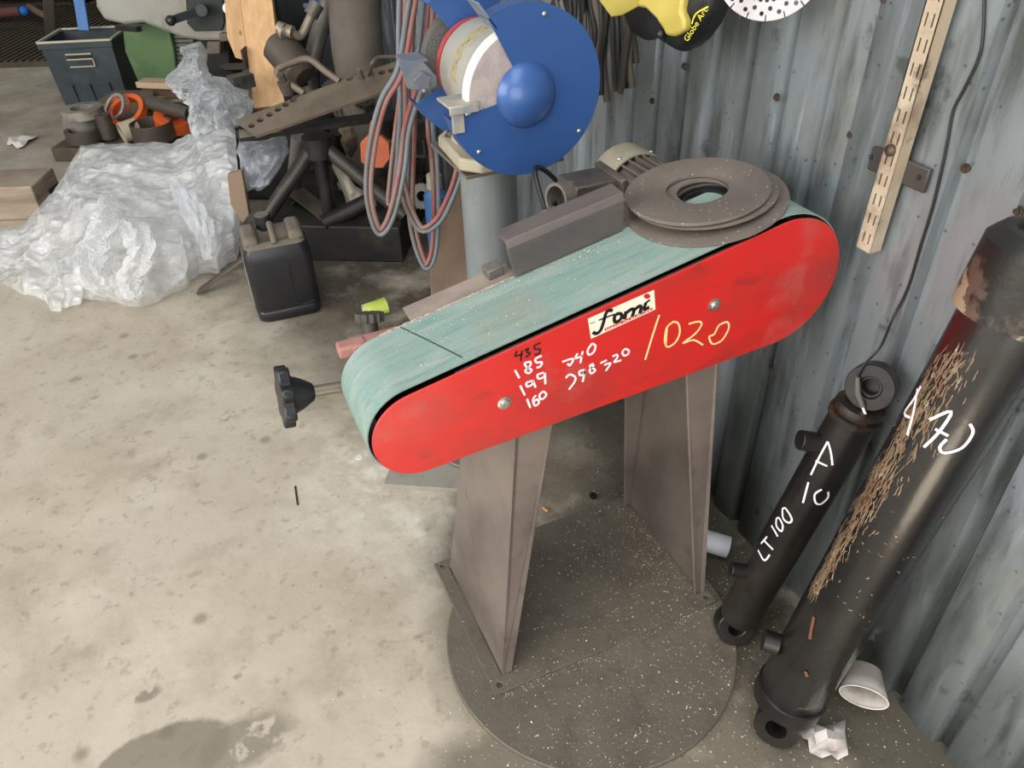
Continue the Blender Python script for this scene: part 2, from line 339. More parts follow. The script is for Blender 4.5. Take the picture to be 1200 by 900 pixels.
# base plate with four holes
bp = [V((.318, .903, 0)), V((.915, .903, 0)), V((.915, 1.315, 0)), V((.318, 1.315, 0))]
def circ(c, r, n=12, X=V((1, 0, 0)), Y=V((0, 1, 0))): return [V(c)+X*r*math.cos(6.28318*i/n)+Y*r*math.sin(6.28318*i/n) for i in range(n)]
MB().plate([p+V((0, 0, .011)) for p in bp], (0, 0, .008), [circ((x, y, .011), .007) for x in (.337, .896) for y in (.922, 1.296)]).obj('base_plate', plate_m, sd, smooth=0, bevel=.0015)
def leg(s):
    x0, x1 = (.352, .428) if s > 0 else (.898, .850)      # outer web bottom / top
    wb, wt = .012, .082; zt = .80; yb0, yb1 = .940, 1.285; yt0, yt1 = .975, 1.19; t = .006; z0 = .019
    b = MB(); A = [V((x0, yb0, z0)), V((x0, yb1, z0)), V((x1, yt1, zt)), V((x1, yt0, zt))]
    b.prism(A, (s*t, 0, 0))
    b.prism([V((x0, yb0, z0)), V((x0+s*wb*2, yb0, z0)), V((x1+s*wt, yt0, zt)), V((x1, yt0, zt))], (0, t, 0))
    b.prism([V((x0, yb1, z0)), V((x0+s*wb*2, yb1, z0)), V((x1+s*wt, yt1, zt)), V((x1, yt1, zt))], (0, -t, 0))
    b.obj('leg', leg_m, sd, smooth=0, bevel=.003)
leg(1); leg(-1)
# inner body between the belt strands
b = MB(); b.prism(cap_outline(-.022, .952), (0, .128, 0)); b.obj('body', dark_m, sd, smooth=30)
b = MB(); b.prism([V((.36, 1.096, .70)), V((.90, 1.096, .77)), V((.93, 1.096, .93)), V((.30, 1.096, .83))], (0, .016, 0)); b.obj('rear_plate', steel_dark, sd, bevel=.002)
# belt
o0 = cap_outline(.009, .936, 34); o1 = cap_outline(.009, 1.098, 34); n = len(o0); i0 = cap_outline(.0065, .936, 34); i1 = cap_outline(.0065, 1.098, 34)
b = MB(); N = range(n)
b.add(o0+o1+i0+i1, [(i, (i+1) % n, n+(i+1) % n, n+i) for i in N]+[(2*n+i, 3*n+i, 3*n+(i+1) % n, 2*n+(i+1) % n) for i in N]+[(i, 2*n+i, 2*n+(i+1) % n, (i+1) % n) for i in N]+[(n+i, n+(i+1) % n, 3*n+(i+1) % n, 3*n+i) for i in N])
belt = b.obj('abrasive_belt', belt_m, sd, smooth=30)
MB().ribbon([ontop((464, 381), .0004), ontop((500, 398), .0004), ontop((542, 419), .0004)], TN, .0022, .0003).obj('belt_joint', mat('dark_joint', (44, 62, 60), .8), belt, smooth=0)
fray = MB(); P = [V((x, 1.0985+.002*noise.noise(V((x*90, 0, 0))), topz(x, -.001+.0015*noise.noise(V((x*130, 4, 0)))))) for x in [.225+.004*i for i in range(66)]]
fray.tube(P, .0028, 6).obj('frayed_edge', mat('frayed_cloth', (172, 152, 136), .9, 0, [((110, 95, 84), 'noise', 150, .45, .6, .8)]), belt)
# cover
cov_o = cap_outline(.003, .924, 30); b = MB(); b.prism(cov_o, (0, .004, 0)); cover = b.obj('side_cover', red_m, sd, smooth=30, bevel=.0012)
MB().ribbon([p+V((0, .006, 0)) for p in cap_outline(.0, .924, 30)][0:1]*0 or [V((.30, .934, topz(.30, -.011))), V((.86, .934, topz(.86, -.011)))], V((0, -1, 0)), .004, .001).obj('cover_rim', grey_m, sd, smooth=0)
for p in ((591, 472), (837, 357)):
    q = ony(p, .924); c = MB(); c.lathe(q, (0, -1, 0), [(0, 0), (0, .0125), (.0015, .0125), (.002, .0085), (.0045, .0080), (.006, .0062), (.006, .0030), (.003, .0028), (.003, 0)], 20); c.obj('cover_screw', chrome_m, cover)
Z = lambda X, Y: ony((580+X/4, 340+Y/4), .9238)
def strokes(S, w, name, mt, par, f=Z, nr=V((0, -1, 0)), k=4):
    b = MB()
    for s_ in S:
        P = [f(x, y) for x, y in s_]; P = smooth_pts(P, k) if len(P) > 2 else P; b.ribbon(P, nr, w, .0005)
    return b.obj(name, mt, par, smooth=0)
strokes([[(103, 285), (95, 310), (130, 298)], [(126, 284), (121, 332)], [(137, 283), (158, 273), (148, 290), (166, 296), (142, 316)], [(214, 246), (186, 260), (188, 277), (211, 276), (205, 297), (184, 303)]], .0032, 'black_number', seam_m, cover)
strokes([[(94, 375), (114, 412)], [(166, 335), (140, 342), (150, 362), (172, 374), (158, 389), (142, 378), (166, 352), (166, 335)], [(219, 308), (190, 322), (195, 339), (219, 337), (214, 356), (195, 363)],
         [(118, 448), (140, 492)], [(176, 424), (148, 434), (152, 452), (176, 440), (178, 424), (190, 456)], [(228, 386), (200, 397), (205, 415), (230, 405), (234, 388), (236, 440)],
         [(150, 510), (166, 551)], [(192, 492), (178, 515), (188, 541), (206, 528), (198, 511), (182, 524)], [(226, 474), (209, 490), (213, 510), (229, 506), (241, 488), (226, 474)],
         ], .0036, 'white_numbers', white_ink, cover)
strokes([[(315, 336), (366, 321), (352, 352), (340, 344)], [(387, 296), (378, 319), (412, 306)], [(411, 286), (400, 342)], [(456, 249), (435, 280), (440, 303), (462, 291), (471, 262), (456, 249)],
         [(332, 412), (350, 395), (375, 406), (374, 428), (346, 466)], [(420, 374), (396, 380), (399, 399), (418, 391), (422, 374), (411, 430)], [(462, 344), (444, 356), (470, 374), (452, 390), (444, 373), (466, 350)],
         [(494, 342), (524, 328)], [(512, 350), (541, 342), (532, 360), (519, 378)], [(551, 311), (571, 302), (574, 316), (558, 337), (592, 328)], [(611, 274), (597, 290), (605, 306), (622, 301), (628, 284), (611, 274)]], .0036, 'white_numbers', white_ink, cover)
strokes([[(770, 116), (738, 215), (704, 326)], [(838, 147), (806, 175), (796, 238), (810, 266), (846, 244), (866, 200), (860, 158), (838, 147)], [(806, 180), (800, 262)], [(908, 158), (955, 147), (968, 162), (938, 205), (880, 249), (930, 233), (975, 257)],
         [(1086, 148), (1050, 165), (1028, 206), (1004, 218), (1020, 252), (1062, 236), (1092, 190), (1096, 160), (1086, 148)]], .0034, 'cream_number', cream_ink, cover)
# maker's sticker: ivory ground, black brush lettering, red dot and red strip
b = MB(); q = [Z(435, 134), Z(746, -2), Z(752, 90), Z(450, 228)]; b.prism(q, (0, -.0004, 0)); Y2 = V((0, -.0005, 0))
b.cur = 1
for S, wd in (([(552, 94), (530, 96), (518, 112), (508, 150), (494, 188), (474, 203), (458, 196)], .0064), ([(486, 140), (560, 112)], .003), ([(580, 106), (560, 122), (562, 148), (584, 140), (594, 118), (580, 106)], .0066), ([(614, 98), (606, 136)], .0072), ([(612, 108), (640, 88), (650, 96), (642, 124)], .0068), ([(650, 94), (676, 74), (684, 82), (678, 110), (692, 102)], .0066), ([(706, 60), (698, 90), (722, 78)], .0064), ([(700, 64), (726, 44)], .004)):
    P = [Z(x, y)+Y2 for x, y in S]; b.ribbon(smooth_pts(P, 3) if len(P) > 2 else P, V((0, -1, 0)), wd, .0003)
for k in range(4): b.ribbon([Z(446+6*k, 158-2*k)+Y2, Z(450+6*k, 152-2*k)+Y2], V((0, -1, 0)), .001, .0003)
b.cur = 2; b.prism([Z(514, 180)+Y2, Z(736, 80)+Y2, Z(737, 92)+Y2, Z(515, 192)+Y2], (0, -.0003, 0))
b.prism([Z(712+15*math.cos(a*.5236), 28+12*math.sin(a*.5236))+Y2 for a in range(12)], (0, -.0004, 0))
b.cur = 0; tv, tf = text_faces('MADE IN EUROPE', 1.0); e0 = Z(520, 190); ex = Z(732, 93)-e0; ez = (Z(514, 180)-Z(515, 192))*.9; hh = max(y for _, y in tv)
b.add([e0+ex*x+ez*(y/hh)*.95+V((0, -.0013, 0)) for x, y in tv], tf)
b.obj('sticker', [mat('ivory_print', (232, 222, 200), .5), seam_m, mat('red_print', (190, 30, 25), .5)], cover, smooth=0)
# rear table edge, fence
b = MB(); b.box(V((.385, 1.128, topz(.385, -.006))), (.205, .052, .006), (TD, TY, TN)); b.obj('rear_tray', mat('dusty_tray', (150, 134, 122), .7, .1, [((118, 105, 98), 'noise', 12, .45, .65, .7)], (.2, 60)), sd, bevel=.001)
b = MB(); b.box(V((.452, 1.135, topz(.452, .006))), (.03, .03, .02), (TD, TY, TN)); b.obj('fence_bracket', grey_m, sd, bevel=.002)
def tp(x, y, o): return V((x, y, topz(x, o)))
fm = mat('worn_fence_steel', (108, 98, 92), .42, .35, [((82, 78, 80), 'noise', 9, .45, .65, .8, {'stretch': (.4, 1, 1)}), ((140, 126, 112), 'noise', 5, .55, .7, .6)], (.1, 40))
b = MB(); xs = (.475, .690)
pr = [(1.089, .004), (1.089, .060), (1.097, .072), (1.137, .074), (1.137, .066), (1.100, .064), (1.097, .058), (1.097, .004)]
b.add([V((xs[0]-(.012 if o > .05 else 0), y, topz(xs[0], o))) for y, o in pr]+[V((xs[1], y, topz(xs[1], o))) for y, o in pr], [tuple(range(8)), tuple(range(15, 7, -1))]+[(i, (i+1) % 8, 8+(i+1) % 8, 8+i) for i in range(8)])
b.obj('fence', fm, sd, smooth=0, bevel=.0015)
# red tension bracket and hand knobs
b = MB(); b.box(V((.225, 1.118, .840)), (.10, .034, .075)); b.box(V((.178, 1.116, .868)), (.05, .028, .022)); b.obj('tension_bracket', mat('dusty_red', (158, 108, 98), .7, 0, [((172, 134, 122), 'noise', 14, .4, .65, .7)]), sd, bevel=.004)
kc = V((.062, 1.128, .795)); kx = V((-1, 0, .12)).normalized()
MB().cyl(kc-kx*.01, kc-kx*.15, .0105, n=14).obj('tension_screw', mat('dull_thread', (150, 138, 124), .35, .6, [((90, 80, 70), 'wave', 120, .3, .7, .5, {'detail': 0})]), sd)
def star(c, ax, R, t, lobes=7):
    x, y, z = frame(ax); b = MB(); n = lobes*8; P = []
    for i in range(n):
        a = 6.28318*i/n; r = R*(.90+.10*min(1, max(-1, 1.8*math.cos(a*lobes)))); P.append(c+x*r*math.cos(a)+y*r*math.sin(a))
    b.prism(P, z*t); b.lathe(c, -z, [(0, R*.62), (R*.3, R*.5), (R*.7, R*.26), (R*.7, 0)], 24); return b
star(kc, kx, .056, .020).obj('tension_knob', black_m, sd, bevel=.003)
k2 = V((.222, 1.150, .888)); kz = V((.15, .35, .9)).normalized()
x_, y_, z_ = frame(kz); b = MB(); n_ = 48
b.prism([k2+(x_*math.cos(6.28318*i/n_)+y_*math.sin(6.28318*i/n_))*(.026 if i % 4 < 2 else .0225) for i in range(n_)], kz*.016); b.cyl(k2-kz*.03, k2, .014, n=16); b.obj('tracking_knob', mat('dusty_knob', (58, 52, 46), .6), sd, bevel=.001)
# motor
mc = V((.915, 1.12, .905)); my = V((0, 1, 0)); mo = MB()
motor_m = mid_m
mo.lathe(mc, my, [(0, 0), (0, .06), (.02, .078), (.05, .078), (.05, .066), (.29, .066), (.29, 0)], 36)
for i in range(26):
    a = 6.28318*i/26; d = V((math.cos(a), 0, math.sin(a))); t = my.cross(d); mo.box(mc+my*.17+d*.0715, (.014, .0035, .24), (d, t, my))
motor = mo.obj('motor', motor_m, sd, smooth=35)
b = MB(); b.lathe(mc+my*.275, my, [(0, .079), (0, .083), (.075, .083), (.092, .070), (.096, 0)], 36); b.lathe(mc+my*.275, my, [(0, .079), (.07, .079)], 36)
fc = b.obj('fan_cover', mat('beige_motor_cover', (158, 150, 130), .5, .1, [((120, 108, 92), 'noise', 6, .45, .65, .8), ((180, 178, 160), 'noise', 10, .6, .7, .5)], (.1, 30)), motor)
for a in (1.1, 2.1, 3.3): MB().sphere(mc+my*.29+V((math.cos(a), 0, math.sin(a)))*.084, .005, 8).obj('cover_screw', chrome_m, motor)
a = 1.75; d = V((math.cos(a), 0, math.sin(a))); t = my.cross(d)
MB().box(mc+my*.14+d*.079, (.004, .055, .09), (d, t, my)).obj('rating_plate', mat('faded_rating_plate', (166, 152, 116), .6, .1, [((90, 78, 60), 'noise', 70, .5, .56, .8, {'stretch': (1, 3, 1)})]), motor, smooth=0)
# terminal box on the motor's near side with open conduit mouth
tb = ony((690, 226), 1.26); ax_ = (V((.9, -.43, 0)), V((.43, .9, 0)), V((0, 0, 1)))
b = MB(); tb = ony((688, 224), 1.27); b.box(tb, (.10, .085, .06), top=.92); b.box(tb+V((.052, -.005, .022)), (.016, .11, .03), (V((.95, 0, .3)), V((0, 1, 0)), V((-.3, 0, .95)))); b.obj('terminal_box', steel_dark, sd, bevel=.004)
b = MB(); c0 = tb+V((-.05, -.01, 0)); b.ring(c0, (-1, -.25, .15), .026, .032, -.01, .03, 28); b.ring(c0+V((-.035, -.015, -.028)), (-.8, -.7, .2), .017, .022, 0, .035, 24); b.obj('conduit_mouth', grey_m, sd)
b = MB(); P = smooth_pts([c0+V((-.03, 0, 0)), V((.68, 1.29, .88)), V((.655, 1.33, .93)), V((.665, 1.40, 1.0)), V((.76, 1.42, .9)), V((.95, 1.42, .55)), V((1.05, 1.46, .2)), V((1.08, 1.5, .01))]); b.tube(P, .0055, 8); b.obj('motor_cable', wire_m, sd)
# ---------------------------------------------------------------- grinding discs lying on the belt
disc_m = mat('grey_disc_dust', (108, 97, 88), .72, .1, [((84, 76, 70), 'noise', 7, .4, .65, .6), ((220, 215, 200), 'dots', 75, .13, .06, .7), ((126, 114, 102), 'noise', 3, .5, .7, .5)], (.3, 120))
def disc(name, c, nrm, R, r, t, label):
    b = MB(); b.lathe(c, nrm, [(0, r), (0, R-.003), (t*.3, R), (t*.7, R), (t, R-.003), (t, r+.004), (t-.001, r+.002), (t-.001, r)], 64, closed=True)
    o = b.obj(name, [disc_m], smooth=30); return tag(o, label, 'grinding disc', 'grinding discs on the belt')
n1 = (TN+V((.02, .01, 0))).normalized()
c1 = ontop((826, 238), .0006); disc('grinding_disc', c1, TN, .146, .056, .004, 'widest thin grey disc, lowest of the ring stack on the green belt')
c2 = ontop((823, 227), .014); n2 = (TN+V((.05, .01, 0))).normalized(); disc('grinding_disc', c2, n2, .134, .046, .005, 'grey ring disc with bluish dark edge, middle of the stack on the belt')
c3 = c2+n2*.0062+V((-.010, .002, 0)); disc('grinding_disc', c3, n2, .130, .056, .006, 'dusty grey ring disc on top of the stack on the green belt')
b = MB(); b.ring(c1+TN*.0006, TN, .046, .052, 0, .006, 48); b.ring(c1+TN*.0006, TN, .038, .043, 0, .004, 48); o = b.obj('rubber_ring', wire_m); tag(o, 'shiny black rubber ring lying inside the hole of the disc stack', 'ring')
# ---------------------------------------------------------------- round steel plate on the floor
b = MB(); cc = V((.592, .965, 0)); b.lathe(cc, (0, 0, 1), [(0, .345), (.009, .345), (.011, .342), (.011, 0)], 96); o = b.obj('round_floor_plate', plate_m, smooth=30); tag(o, 'large round chip-strewn steel plate on the floor under the belt sander', 'steel plate')
# ================================================================ BENCH GRINDER
gr = thing('bench_grinder', 'blue and grey bench grinder on a steel pillar behind the belt sander', 'bench grinder', (.62, 1.66, 0))
ga = V((math.cos(math.radians(90)), math.sin(math.radians(90)), 0)); gx = ga.cross(V((0, 0, 1)))   # gx: to the right seen from the guard
gc = ony((618, 110), 1.45); GU = V((0, 0, 1))
def gp(t, u, v): return gc+ga*t+gx*u+GU*v       # t along the axle away, u sideways right, v up
gb = mat('grey_grinder_body', (154, 150, 138), .42, .1, [((120, 112, 98), 'noise', 7, .5, .7, .7), ((188, 186, 176), 'noise', 3, .5, .7, .5)], (.05, 60))
# guard angle: opening runs from a0 to a1 (degrees, 0 = right, ccw)
def sector(R, a0, a1, n, t): return [gp(t, R*math.cos(math.radians(a0+(a1-a0)*i/n)), R*math.sin(math.radians(a0+(a1-a0)*i/n))) for i in range(n+1)]
GR = .168; A0, A1 = -170, 118
def gpx(x, y, t): P = onpl((x, y), ga, ga.dot(gp(t, 0, 0))); return (P-gc).dot(gx), P.z-gc.z
def guard(t0, t1, sgn, hub=True):
    b = MB(); P = sector(GR, A0, A1, 56, t0)
    in0 = [gp(t0, .062*math.cos(math.radians(a)), .062*math.sin(math.radians(a))) for a in (118, 138, 160, 178, 190)]
    b.prism(P+in0, ga*.003*sgn)
    rim = sector(GR, A0, A1, 56, t0); rim2 = sector(GR, A0, A1, 56, t1); r3 = sector(GR-.003, A0, A1, 56, t0); r4 = sector(GR-.003, A0, A1, 56, t1); n = 57
    b.add(rim+rim2+r3+r4, [(i, i+1, n+i+1, n+i) for i in range(56)]+[(2*n+i, 3*n+i, 3*n+i+1, 2*n+i+1) for i in range(56)]+[(n+i, n+i+1, 3*n+i+1, 3*n+i) for i in range(56)])
    return b
g1_ = guard(0, .046, 1).obj('wheel_guard', blue_m, gr, smooth=30)
MB().lathe(gp(0, -.002, -.003), -ga, [(0, .066), (.010, .061), (.022, .046), (.030, .028), (.034, .012), (.035, 0)], 40).obj('hub_dome', blue_m, g1_, smooth=60)
for a, r in ((75, .150), (-38, .154), (222, .150)): MB().sphere(gp(-.001, r*math.cos(math.radians(a)), r*math.sin(math.radians(a))), .0052, 10, (1, .6, 1)).obj('guard_screw', chrome_m, g1_)
white_w = mat('white_wheel_rim', (238, 232, 222), .8); face_w = mat('grey_wheel_face', (172, 158, 152), .85, 0, [((150, 138, 134), 'noise', 40, .45, .6, .6)], (.3, 120))
b = MB(); b.cur = 0; b.lathe(gp(.006, 0, 0), ga, [(0, 0), (0, .124), ], 72); b.cur = 1; b.lathe(gp(.006, 0, 0), ga, [(0, .124), (.0, .129), (.026, .129), (.026, 0)], 72)
b.obj('grinding_wheel', [face_w, white_w], gr, label='white-edged grinding wheel')
b = MB(); b.lathe(gp(.038, 0, 0), ga, [(0, 0), (0, .080), (.005, .100), (.025, .102), (.035, .106), (.195, .104), (.215, .096), (.22, .06), (.22, 0)], 56); body = b.obj('motor_housing', gb, gr)
b = MB()
for i in range(13): # worn cast lettering band
    a = math.radians(98+i*6.5); d = gx*math.cos(a)+GU*math.sin(a); tt = ga.cross(d); b.box(gc+ga*.145+d*.1055, (.002, .005+.003*(i % 3), .028-.006*(i % 2)), (d, tt, ga)); b.box(gc+ga*(.130+.009*(i % 4))+d*.1055, (.002, .009, .006), (d, tt, ga))
b.obj('worn_lettering', mat('rubbed_brass', (176, 160, 120), .5, .3), body, smooth=0)
b = MB(); T2 = .305
P = MB(); P.lathe(gp(T2-.02, 0, 0), ga, [(0, 0), (0, .122), (.030, .122), (.030, 0)], 64); P.obj('grinding_wheel', mat('coarse_grey_wheel', (92, 88, 84), .9, 0, [((50, 48, 46), 'dots', 130, .3, .1, .8), ((150, 145, 140), 'dots', 170, .16, .05, .7)], (.8, 220)), gr, label='coarse dark grey grinding wheel')
MB().lathe(gp(T2-.028, 0, 0), ga, [(-.014, .05), (-.014, .094), (-.004, .098), (.0, .05)], 48, closed=True).obj('wheel_washer', mat('red_paper_washer', (150, 50, 52), .6), gr)
b = MB(); n = 30
def sec2(R, a0, a1, t, n=30): return [gp(t, R*math.cos(math.radians(a0+(a1-a0)*i/n)), R*math.sin(math.radians(a0+(a1-a0)*i/n))) for i in range(n+1)]
for (q0, q1) in ((62, 128), (-155, -40)):
    o_ = sec2(.168, q0, q1, T2-.03); b.prism(o_+[gp(T2-.03, .07*math.cos(math.radians(q1)), .07*math.sin(math.radians(q1))), gp(T2-.03, .07*math.cos(math.radians(q0)), .07*math.sin(math.radians(q0)))], ga*.004)
    a_ = sec2(.168, q0, q1, T2-.03); c_ = sec2(.168, q0, q1, T2+.03); d_ = sec2(.165, q0, q1, T2-.03); e_ = sec2(.165, q0, q1, T2+.03); n = 31
    b.add(a_+c_+d_+e_, [(i, i+1, n+i+1, n+i) for i in range(30)]+[(2*n+i, 3*n+i, 3*n+i+1, 2*n+i+1) for i in range(30)]+[(n+i, n+i+1, 3*n+i+1, 3*n+i) for i in range(30)])
g2_ = b.obj('wheel_guard', blue_m, gr, smooth=30)
# spark deflector, tool rests
b = MB(); q = gp(.03, GR*math.cos(math.radians(120))+.005, GR*math.sin(math.radians(120))-.005); b.box(q+V((0, 0, .012)), (.004, .06, .062), (gx*.8+GU*.6, ga, GU*.8-gx*.6)); b.obj('spark_deflector', mat('grey_blue_tin', (120, 132, 150), .4, .3), gr, bevel=.001)
def rest(t, par):
    u1, v1 = gpx(536, 119, t); b = MB(); top = gp(t, u1, v1)
    b.box(top, (.062, .075, .006), (gx, ga, GU)); b.box(gp(t-.030, u1-.012, v1-.028), (.026, .005, .05), (gx, ga, GU)); b.box(gp(t-.037, u1, v1-.006), (.062, .004, .016), (gx, ga, GU))
    return b.obj('tool_rest', mat('dusty_rest', (172, 164, 150), .55, .3, [((120, 128, 150), 'noise', 20, .5, .65, .6)], (.1, 50)), par, bevel=.0015)
rest(.028, gr)
u_, v_ = gpx(496, 78, .19)
rp = at(492, 78, 1.72)   # far rest: the bracket seen left of the motor
b = MB(); top = gp(.285, *gpx(482, 68, .285)); b.box(top, (.052, .072, .006), (gx, ga, GU)); b.prism([gp(.248, *gpx(x, y, .248)) for x, y in ((466, 70), (496, 72), (512, 90), (512, 100), (500, 108), (478, 104))], ga*.005); r2 = b.obj('tool_rest', mat('grey_blue_bracket', (112, 118, 132), .45, .35, [((150, 146, 138), 'noise', 12, .5, .65, .6)]), gr, bevel=.001)
star(gp(.246, *gpx(494, 94, .246)), -ga, .020, .012, 5).obj('clamp_knob', mat('grey_knob', (104, 108, 116), .45, .2), r2, bevel=.001)
MB().sphere(gp(.247, *gpx(497, 106, .247)), .0055, 8).obj('rest_screw', chrome_m, r2)
# foot, mounting plate, pillar, base
pm = mat('grey_pillar_paint', (122, 128, 130), .42, .2, [((150, 150, 145), 'noise', 4, .45, .65, .7, {'stretch': (1, 1, .5)}), ((90, 92, 92), 'noise', 9, .55, .7, .6, {'stretch': (1, 1, .4)}), ((214, 206, 180), 'noise', 26, .72, .75, .9)], (.05, 30))
pc = V((.655, 1.645, 0)); pz = ony((580, 208), 1.50).z
beige = mat('grimy_cream_casting', (166, 156, 134), .55, .05, [((128, 112, 88), 'noise', 7, .5, .7, .7), ((190, 184, 166), 'noise', 4, .5, .7, .5)], (.1, 40))
b = MB(); b.prism([gp(.03, -.15, 0)*V((1, 1, 0)) if 0 else V((p.x, p.y, pz+.012)) for p in (gp(.05, -.09, 0), gp(.05, .10, 0), gp(.29, .10, 0), gp(.29, -.08, 0), gp(.25, -.115, 0), gp(.09, -.125, 0))], (0, 0, .030)); ft = b.obj('foot_casting', beige, gr, bevel=.006)
b = MB(); b.lathe(V((pc.x, pc.y, pz+.04)), (0, 0, 1), [(0, .085), (.05, .06), (gc.z-pz-.13, .055)], 32); b.obj('neck', beige, gr)
for (t, u) in ((.075, -.08), (.23, -.09), (.25, .07)):
    q = gp(t, u, 0); MB().lathe(V((q.x, q.y, pz+.042)), (0, 0, 1), [(0, .015), (.003, .015), (.003, .010), (.012, .010), (.012, 0)], 6 if 0 else 12).obj('bolt', steel_dark, ft)
b = MB(); b.box(V((pc.x+.02, pc.y, pz)), (.24, .24, .008), (gx, ga, GU)); b.obj('mounting_plate', grey_m, gr, bevel=.001)
b = MB(); b.cyl((pc.x, pc.y, .012), (pc.x, pc.y, pz-.004), .068, n=40); b.obj('pillar', pm, gr)
e1 = V((.86, -.51, 0)); e2 = V((.51, .86, 0)); pb = V((.284, 1.663, 0)); cb = pb+e1*.22+e2*.22
b = MB(); b.box(V((cb.x, cb.y, .008)), (.44, .44, .016), (e1, e2, GU)); b.obj('base_plate', mat('light_dusty_steel', (150, 144, 132), .6, .1, [((110, 104, 94), 'noise', 10, .5, .7, .6)], (.2, 60)), gr, bevel=.001)
b = MB(); b.cyl((cb.x+.05, cb.y+.0, .016), (cb.x+.05, cb.y, .03), .17, n=48); b.obj('base_flange', leg_m, gr, bevel=.002)
for k in range(3):
    q = [(-.07, 0), (.0, .0), (.07, 0)][k]; pass
# ================================================================ HYDRAULIC CYLINDERS leaning on the wall
blk = mat('chipped_black_paint', (14, 14, 16), .25, .0, [((36, 33, 30), 'noise', 6, .5, .7, .6, {'rough': .42}), ((98, 82, 60), 'noise', 26, .68, .72, .6), ((10, 10, 12), 'noise', 4, .5, .7, .6)], (.12, 70), coat=.2, spec=.8)
blk2 = mat('oily_black_paint', (27, 24, 22), .40, .2, [((56, 49, 42), 'noise', 7, .45, .7, .6), ((18, 17, 16), 'noise', 14, .5, .65, .6)], (.15, 60))
scr = mat('bare_tan_scratch', (128, 108, 84), .6, .1, [((112, 84, 62), 'noise', 30, .45, .6, .8), ((214, 200, 176), 'noise', 60, .60, .70, .6)])
BA = onz((926, 812), .10); BB = onx((1216, 318), 1.015); bx = (BB-BA).normalized(); BR = .067
hc = thing('hydraulic_cylinder', 'thick black hydraulic cylinder with scratched paint and a wide collar leaning on the corrugated wall', 'hydraulic cylinder', (BA.x, BA.y, 0))
Lg = (BB-BA).length
gl = oncyl((1160, 385), BA, BB, BR)[0]; tg = (gl-BA).dot(bx)
b = MB(); b.lathe(BA, bx, [(-.035, 0), (-.035, .055), (-.015, BR), (tg, BR), (tg, 0)], 56); b.obj('barrel', blk, hc)
b = MB(); b.lathe(BA, bx, [(-.02, BR+.004), (.015, BR+.004), (.017, BR)], 56); b.obj('end_cap', blk2, hc)
TT = (oncyl((1178, 268), BA, BB, BR+.006)[0] or BB); tt = (TT-BA).dot(bx)
b = MB(); b.lathe(BA, bx, [(tg-.006, BR-.006), (tg+.004, BR-.006), (tg+.004, BR+.014), (tt-.02, BR+.014), (tt-.012, BR+.008), (tt, BR-.002), (tt, .05), (tt-.01, .045), (tt-.01, 0)], 56)
b.obj('collar', mat('peeling_collar', (26, 25, 24), .42, .1, [((98, 78, 66), 'noise', 9, .53, .58, .8), ((160, 142, 118), 'noise', 12, .60, .625, .85), ((48, 46, 34), 'noise', 3, .5, .7, .6)], (.5, 22)), hc)
# lower eye: lying towards the floor
ex_ = (V((0, 0, 0))-bx).normalized(); ec = onz((912, 846), .045); sidev = V((-.75, -.55, .25)).normalized()
b = MB(); b.ring(ec, sidev, .022, .046, -.024, .024, 32); b.bar(ec+bx*.035, BA-bx*.01, .05, .05); b.obj('eye', blk2, hc)
b = MB(); q = oncyl((893, 745), BA, BB, BR)[0] or BA; q = BA+bx*.13+V((-.6, .55, .1)).normalized()*BR; b.cyl(q, q+V((-.6, .55, .1)).normalized()*.03, .022, n=20); b.obj('port', blk2, hc)
# writing and scratches
def oncy(f, A, B, R): 
    def g(P):
        r = [oncyl(f(x, y), A, B, R) for x, y in P]; return [q for q in r if q[0] is not None]
    return g
def cyl_strokes(S, w, name, mt, par, f, A, B, R, lift=.0006):
    b = MB(); g = oncy(f, A, B, R+lift)
    for s_ in S:
        P = [(p[0], p[1]) for p in (smooth_pts([V((x, y, 0)) for x, y in s_], 4) if len(s_) > 2 else [V((s_[0][0]+(s_[1][0]-s_[0][0])*i/4, s_[0][1]+(s_[1][1]-s_[0][1])*i/4, 0)) for i in range(5)])]
        r = g(P)
        if len(r) > 1: b.ribbon([q[0] for q in r], [q[1] for q in r], w, .0006)
    return b.obj(name, mt, par, smooth=0)
f3 = lambda X, Y: (800+X/3, 400+Y/3); f4 = lambda X, Y: (860+X/4, 480+Y/4)
cyl_strokes([[(838, 158), (812, 205), (780, 252), (800, 268)], [(826, 165), (812, 250), (790, 330)], [(868, 276), (945, 246), (902, 318), (848, 372)], [(888, 308), (934, 332)], [(1010, 290), (1020, 322), (982, 374), (920, 392), (904, 372), (928, 344)]], .0042, 'white_marking', white_ink, hc, f3, BA, BB, BR)
rs = random.Random(11); b = MB(); g = oncy(lambda x, y: (x, y), BA, BB, BR+.0005)
e0, e1_ = V((1098, 408, 0)), V((945, 690, 0))
def flake(x, y, ln, wd, ang):
    dx, dy = math.cos(ang), math.sin(ang); P = []
    for i in range(5):
        t = (i/4-.5)*ln; P.append((x+dx*t+rs.uniform(-1, 1)*wd*.5, y+dy*t+rs.uniform(-1, 1)*wd*.5))
    r = g(P)
    if len(r) > 2: b.ribbon([q[0] for q in r], [q[1] for q in r], [wd*.0013*k for k in (.3, 1, .7, 1.1, .2)][:len(r)], .0004)
for i in range(520):
    t = rs.random()**1.1; q = e0.lerp(e1_, t); wid = 24*(1-t)**.6+5
    flake(q.x+3+abs(rs.gauss(0, 1))*wid*.75, q.y+rs.uniform(-6, 6)+5, rs.uniform(4, 26), rs.uniform(.5, 1.7), math.radians(118+rs.gauss(0, 11)))
